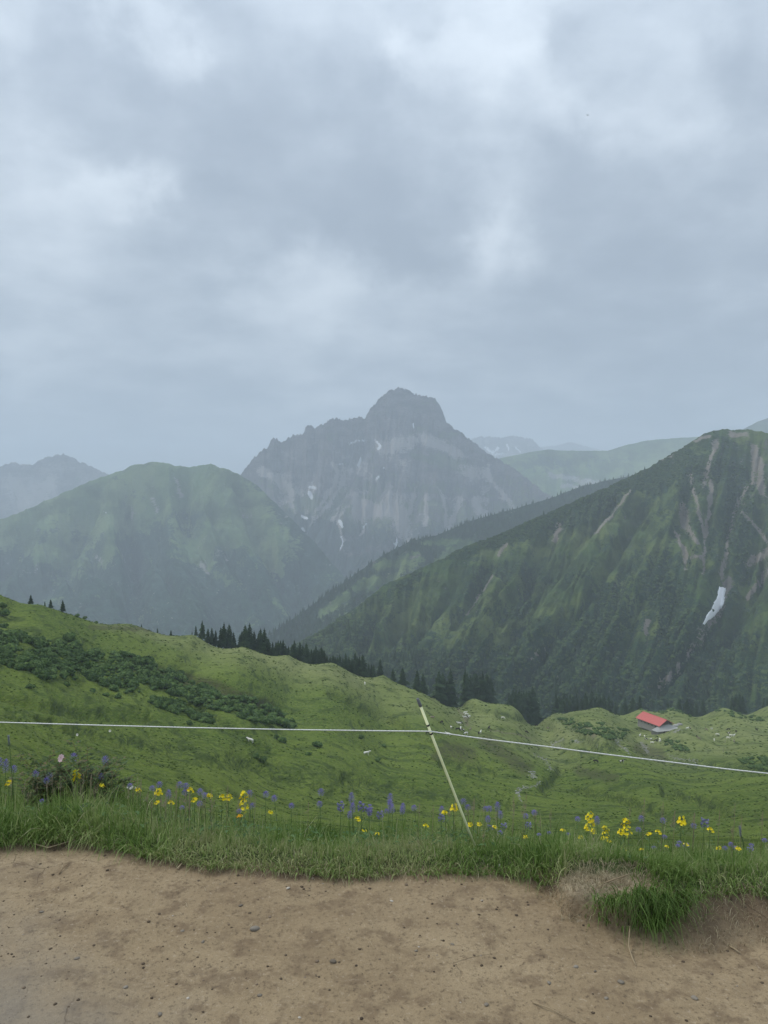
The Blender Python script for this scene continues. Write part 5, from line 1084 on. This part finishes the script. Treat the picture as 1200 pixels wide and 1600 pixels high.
for i, (cx_, cy_, w) in enumerate(fine):
    for k in range(nw):
        e_ = (k / (nw - 1) * 2 - 1); wob = 1 + .12 * math.sin(i * .7) + .06 * math.sin(i * 1.9 + 2 * (e_ > 0)); h, n_ = ray(cx_ + e_ * w * wob * .95, cy_ + e_ * 1.0 + .6 * math.sin(i * .9 + k))
        rows_.append(h + Vector((0, -.45, .9)) * (1.6 if abs(e_) < .99 else -.8) * (1 if 0 < i < 28 else -.5))
b.add(rows_, [(i * nw + k, i * nw + k + 1, (i + 1) * nw + k + 1, (i + 1) * nw + k) for i in range(28) for k in range(nw - 1)])
m = Mat('old snow', .6, .3); m.color(m.mix(m.noise(m.pos, .12, 4), (.74, .75, .77), (.88, .88, .9))); o = b.build('snow_patch', m.m); tag(o, 'bright white snow patch in the gully of the right slope', 'snow patch')
sp_c = Vector(rows_[len(rows_) // 2]); me = o.data; me.transform(Matrix.Translation(-sp_c)); o.location = sp_c

# ------------------------------------------------------------------ barn
m = Mat('red sheet roof', .55, .3); m.color(m.mix(m.noise(m.pos, .8, 4), (.40, .085, .075), (.52, .13, .115))); M_red = m.m
m = Mat('grey stone wall'); m.color(m.mix(m.noise(m.pos, 1.6, 5), (.16, .15, .14), (.34, .33, .31))); M_gst = m.m
m = Mat('weathered boards'); m.color(m.mix(m.noise(m.scale(m.pos, (3, 3, .3)), 1.5, 4), (.05, .04, .032), (.12, .095, .075))); M_brd = m.m
m = Mat('grey metal roof', .6, .3); m.color(m.mix(m.noise(m.pos, .9, 4), (.22, .22, .205), (.36, .355, .33))); M_grf = m.m
bx, by = map(float, at(1023, 1134, 560)[:2]); bz = max(ground(bx + i_, by + j_) for i_ in (-8, 0, 8, 15) for j_ in (-18, -10, 0, 10)) - 2.0
barn = empty('barn', (bx, by, bz - .2)); tag(barn, 'long barn with red roof and grey lower wing on the far meadow', 'barn')
ang = math.atan2(-20, 9.3); fwd = Vector((math.cos(ang), math.sin(ang), 0)); lft = Vector((-fwd.y, fwd.x, 0)); lft = -lft if lft.x > 0 else lft
BL, BW, BE, BR = 11.0, 6.6, 3.4, 7.0
def bp_(f, l, z): return fwd * f + lft * l + Vector((0, 0, z))
b = MB()
b.add([bp_(-BL, -BW + .6, -3), bp_(BL, -BW + .6, -3), bp_(BL, BW - .6, -3), bp_(-BL, BW - .6, -3), bp_(-BL, -BW + .6, BE), bp_(BL, -BW + .6, BE), bp_(BL, BW - .6, BE), bp_(-BL, BW - .6, BE)], [(0, 1, 5, 4), (1, 2, 6, 5), (2, 3, 7, 6), (3, 0, 4, 7)]); b.build('wall', M_gst, barn, False)
for s_ in (-1, 1):
    b = MB(); b.add([bp_(s_ * BL, -BW + .6, BE), bp_(s_ * BL, BW - .6, BE), bp_(s_ * BL, 0, BR - .25), bp_(s_ * (BL - .3), -BW + .6, BE), bp_(s_ * (BL - .3), BW - .6, BE), bp_(s_ * (BL - .3), 0, BR - .25)], [(0, 1, 2), (3, 5, 4), (0, 2, 5, 3), (1, 4, 5, 2)]); b.build('gable', M_brd, barn, False)
for s_ in (-1, 1):
    rf = MB(); q = [bp_(-BL - 1, 0, BR), bp_(BL + 1, 0, BR), bp_(BL + 1, s_ * (BW + .6), BE - .2), bp_(-BL - 1, s_ * (BW + .6), BE - .2)]; rf.add(q + [p - Vector((0, 0, .18)) for p in q], [(0, 1, 2, 3), (4, 7, 6, 5), (0, 4, 5, 1), (1, 5, 6, 2), (2, 6, 7, 3), (3, 7, 4, 0)]); rp = rf.build('roof', M_red, barn, False)
    b = MB()
    for k in range(19):
        f = -BL - .9 + k * (2 * BL + 1.8) / 18; b.tube([bp_(f, 0, BR + .04), bp_(f, s_ * (BW + .6), BE - .16)], .05, 4)
    b.build('roof_seam', M_red, rp, False); tag(rp)
b = MB(); b.tube([bp_(-BL - 1.02, 0, BR + .05), bp_(BL + 1.02, 0, BR + .05)], .16, 6); b.build('ridge_cap', M_red, barn)
for f in (-7, -3.5, 0, 3.5, 7):
    b = MB(); b.box(bp_(f, BW - .58, 1.6), (1.1, .12, .8), ang); b.build('window', M_brd, barn, False)
b = MB(); b.box(bp_(BL + .02, 2, 1.2), (.15, 2.6, 2.6), ang); b.build('door', M_brd, barn, False)
# lower grey wing in front, turned to the right
wing = [bp_(BL + .5, BW * .9, 1.2), bp_(BL - 1, -BW * .4, 3.6), Vector((17, -6, 2.4)), Vector((18.5, -12, .6)), Vector((2.0, -19, .3))]
b = MB(); q = [Vector((-8, -15.5, 1.2)), Vector((-4.5, -18, .5)), Vector((11, -14.5, .9)), Vector((13, -10, 1.6)), Vector((4.0, -8.5, 3.9))]
b.add(q + [p - Vector((0, 0, .2)) for p in q], [(0, 1, 2, 3, 4), (9, 8, 7, 6, 5)] + [(i, i + 5, (i + 1) % 5 + 5, (i + 1) % 5) for i in range(5)]); b.build('wing_roof', M_grf, barn, False)
b = MB(); q = [p * .97 - Vector((0, 0, .25)) for p in q]; b.add(q + [Vector((p.x, p.y, -6)) for p in q], [(i, i + 5, (i + 1) % 5 + 5, (i + 1) % 5) for i in range(5)]); b.build('wing_wall', M_gst, barn, False)
lw = [at(1049, 1142, 555), at(1056, 1141, 556), at(1062, 1139, 560)]
for i, (a, lab) in enumerate(zip(lw, ('pale stone trough nearest the barn wing', 'pale stone block right of the barn trough', 'round pale stone pile at the right end of the barn'))):
    x, y = float(a[0]), float(a[1]); o = link('stone_pile', ico('stone_pile', 30 + i, 2, .6, .3, 1.2), None, M_gst if i != 1 else M_grf); o.location = (x, y, ground(x, y) + .5); o.scale = (2.2, 1.8, 1.7); tag(o, lab, 'stone pile')

# ------------------------------------------------------------------ cattle
def cow_mesh(head_down):
    V = []; E = []; R = []
    def add(p, r, par=None): V.append(p); R.append(r); (E.append((par, len(V) - 1)) if par is not None else None); return len(V) - 1
    pel = add((-.75, 0, 1.12), (.27, .33)); mid = add((-.15, 0, 1.05), (.32, .40), pel); sh = add((.5, 0, 1.15), (.25, .34), mid)
    if head_down: nk = add((.95, 0, .95), (.15, .19), sh); hd = add((1.2, 0, .5), (.13, .13), nk); mz = add((1.32, 0, .2), (.09, .08), hd)
    else: nk = add((.92, 0, 1.35), (.15, .2), sh); hd = add((1.2, 0, 1.5), (.13, .14), nk); mz = add((1.5, 0, 1.32), (.09, .09), hd)
    add((hd and V[hd][0] - .02, .22, V[hd][2] + .08), (.04, .05), hd); add((V[hd][0] - .02, -.22, V[hd][2] + .08), (.04, .05), hd)
    for s_ in (-1, 1):
        k = add((-.8, s_ * .2, .78), (.15, .15), pel); k2 = add((-.92, s_ * .2, .45), (.075, .075), k); add((-.85, s_ * .2, .0), (.06, .06), k2)
        k = add((.5, s_ * .2, .72), (.12, .12), sh); k2 = add((.52, s_ * .2, .4), (.07, .07), k); add((.5, s_ * .2, .0), (.06, .06), k2)
    t = add((-1.05, 0, 1.2), (.06, .06), pel); t2 = add((-1.15, 0, .8), (.03, .03), t); add((-1.14, 0, .5), (.05, .05), t2)
    me = bpy.data.meshes.new('c'); me.from_pydata(V, E, []); o = bpy.data.objects.new('c', me); COL.objects.link(o)
    md = o.modifiers.new('s', 'SKIN'); sv_ = me.skin_vertices[0].data if me.skin_vertices else None
    if sv_ is None:
        bm = bmesh.new(); bm.from_mesh(me); bm.verts.layers.skin.verify(); bm.to_mesh(me); bm.free(); sv_ = me.skin_vertices[0].data
    for k, r_ in enumerate(R): sv_[k].radius = r_
    sv_[0].use_root = True; o.modifiers.new('d', 'SUBSURF').levels = 1
    dg = bpy.context.evaluated_depsgraph_get(); dg.update(); out = bpy.data.meshes.new_from_object(o.evaluated_get(dg)); out.name = 'cow'
    out.polygons.foreach_set('use_smooth', [True] * len(out.polygons)); bpy.data.objects.remove(o); return out
cm = [cow_mesh(True), cow_mesh(False)]
def cowmat(name, a, b_, thr):
    m = Mat(name); tcn = m.t.nodes.new('ShaderNodeTexCoord').outputs['Object']; m.color(m.mix(m.map(m.noise(tcn, 1.1, 2), thr, thr + .04), a, b_)); return m.m
CM = {'w': cowmat('white cow hide', (.72, .69, .63), (.80, .78, .73), .5), 'b': cowmat('dark brown cow hide', (.018, .013, .011), (.05, .035, .025), .5), 'p': cowmat('pied cow hide', (.03, .022, .02), (.66, .63, .58), .47), 'g': cowmat('grey brown cow hide', (.22, .18, .14), (.30, .26, .21), .5)}
cmesh = {}
for k, mt in CM.items():
    for q in (0, 1): me = cm[q].copy(); me.name = 'cow'; me.materials.append(mt); cmesh[k, q] = me
COWS = [(1000, 1151, 'w'), (1007, 1153, 'w'), (1010, 1157, 'p'), (1017, 1158, 'w'), (1019, 1163, 'w'), (1024, 1160, 'b'), (1027, 1160, 'b'), (1031, 1157, 'w'), (1031, 1161, 'w'), (1038, 1147, 'b'), (1074, 1140, 'w'), (1077, 1139, 'p'), (1112, 1141, 'w'), (1104, 1142, 'g'), (1121, 1150, 'w'), (1116, 1158, 'w'), (1138, 1142, 'b'),
        (1139, 1148, 'p'), (1142, 1152, 'w'), (1138, 1155, 'w'), (1147, 1152, 'w'), (1150, 1145, 'b'), (1182, 1142, 'b'), (1089, 1153, 'b'), (1092, 1156, 'g'), (1147, 1161, 'g'), (972, 1193, 'p'), (931, 1193, 'b'), (727, 1116, 'w'), (729, 1119, 'w'), (726, 1123, 'w'), (731, 1124, 'p'), (733, 1122, 'w'), (717, 1133, 'w'), (720, 1132, 'p'),
        (705, 1140, 'w'), (715, 1142, 'b'), (720, 1140, 'w'), (722, 1143, 'p'), (735, 1142, 'g'), (748, 1148, 'b'), (751, 1146, 'w'), (700, 1150, 'w'), (728, 1148, 'w'), (764, 1139, 'b'), (786, 1124, 'w'), (838, 1135, 'b'), (856, 1140, 'g'), (680, 1092, 'w'), (688, 1096, 'b'), (668, 1148, 'b'), (690, 1131, 'b'), (676, 1124, 'g'), (823, 1146, 'b'), (570, 1070, 'w'), (391, 1163, 'w'), (573, 1181, 'w')]
CL = {(1089, 1153): 'dark cow standing between the two herds right of the barn', (1182, 1142): 'dark cow farthest right on the meadow', (1150, 1145): 'dark brown cow at the top right of the far right herd', (972, 1193): 'black and white cow just below the rope right of centre', (931, 1193): 'dark cow below the rope, left of the pied one', (786, 1124): 'pale cow alone above the rope between post and gully',
      (838, 1135): 'dark cow alone left of the gully wood', (764, 1139): 'dark cow right of the herd near the post', (1038, 1147): 'dark cow right in front of the grey barn wing', (570, 1070): 'pale cow alone high on the left hillside below the spruces', (391, 1163): 'pale cow below the rope on the left hillside', (573, 1181): 'pale cow below the rope left of the post', (688, 1096): 'dark cow on the thin trail above the herd', (680, 1092): 'pale cow on the thin trail above the herd', (1116, 1158): 'white cow lowest left in the far right herd'}
CN = {'w': 'white', 'b': 'dark brown', 'p': 'pied', 'g': 'grey brown'}
x, y, z, ok = hit([c[0] for c in COWS], [c[1] for c in COWS], 60)
for c, a, b_, zz_, o_ in zip(COWS, x, y, z, ok):
    if not o_: continue
    o = link('cow', cmesh[c[2], random.randint(0, 1)]); o.location = (a, b_, zz_ - .03); o.rotation_euler = (0, 0, random.uniform(0, 6.28)); s_ = 1.12; o.scale = (s_,) * 3
    area = 'in the herd beside the barn' if 990 < c[0] < 1045 else 'in the scattered herd at the right' if c[0] > 1045 else 'in the herd right of the leaning post top'
    tag(o, CL.get(c[:2]) or '%s cow grazing %s' % (CN[c[2]], area), 'cow', 'cattle grazing ' + area)
# pale marker posts out on the meadow
m = Mat('weathered wood post'); m.color(m.mix(m.noise(m.pos, 5), (.20, .19, .15), (.34, .33, .26))); M_mp = m.m
for (a, b_, lab) in ((735, 1086, 'pale marker post on the first knoll'), (933, 1173, 'pale marker post left above the rope near the gully'), (1130, 1176, 'pale marker post lower right of the barn'), (1133, 1162, 'pale marker post under the far right herd')):
    x, y, z, ok = hit([a], [b_], 60)
    if ok[0]:
        b = MB(); b.tube([(0, 0, -.3), (.05, 0, 2.6)], .12, 6); o = b.build('marker_post', M_mp); o.location = (float(x[0]), float(y[0]), float(z[0])); tag(o, lab, 'post')
# stones in the stream bed and on the meadow
sx_, sy_ = [], []
for pts, w in STREAM:
    for _ in range(70):
        k = random.randint(0, len(pts) - 2); f = random.random(); sx_.append(pts[k][0] * (1 - f) + pts[k + 1][0] * f + random.gauss(0, 2.4)); sy_.append(pts[k][1] * (1 - f) + pts[k + 1][1] * f + random.gauss(0, 1.3))
x, y, z, ok = hit(sx_, sy_, 60); P = np.stack([x, y, z], 1)[ok]
me = scatter_mesh('stream_stones', [template(ico('t', 50 + i, 1, .6, .4)) for i in range(3)], P, rng.uniform(.12, .42, len(P)), rng.uniform(0, 6.28, len(P)))
m = Mat('stream stones'); m.color(m.mix(m.attr('rnd'), (.16, .155, .15), (.40, .39, .38))); tag(link('stream_stones', me, None, m.m), kind='stuff')

# ------------------------------------------------------------------ bird
bpos = P3(918, 180, 120); b = MB(); b.tube([(-.14, 0, 0), (-.05, 0, .01), (.06, 0, .01), (.15, 0, -.01)], [.01, .04, .045, .012], 6)
for s_ in (-1, 1): b.add([(-.04, 0, .01), (.06, 0, .01), (.05, s_ * .16, .07), (-.03, s_ * .16, .07), (-.02, s_ * .30, .03)], [(0, 1, 2, 3), (3, 2, 4)])
b.add([(-.12, 0, 0), (-.22, .04, 0), (-.22, -.04, 0)], [(0, 1, 2)])
o = b.build('bird', M_black); o.location = bpos; o.rotation_euler = (.3, .1, .9); tag(o, 'tiny dark bird flying high in the right of the sky', 'bird')

# ------------------------------------------------------------------ haze
b = MB(); b.box((0, 7600, 124.5), (23600, 17200, 1851)); 
hm = bpy.data.materials.new('haze'); hm.use_nodes = True; hm.node_tree.nodes.clear(); ho = hm.node_tree.nodes.new('ShaderNodeOutputMaterial'); hv = hm.node_tree.nodes.new('ShaderNodeVolumePrincipled')
hv.inputs['Color'].default_value = (.74, .84, .95, 1); hv.inputs['Density'].default_value = 1.55e-4; hv.inputs['Anisotropy'].default_value = 0.0
hm.node_tree.links.new(hv.outputs[0], ho.inputs['Volume']); o = b.build('haze', hm, None, False); tag(o, kind='stuff')
zs = [float((ob.matrix_world @ Vector(c)).z) for ob in bpy.data.objects if ob.type == 'MESH' and ob.name != 'haze' for c in ob.bound_box]; print('z range', min(zs), max(zs))
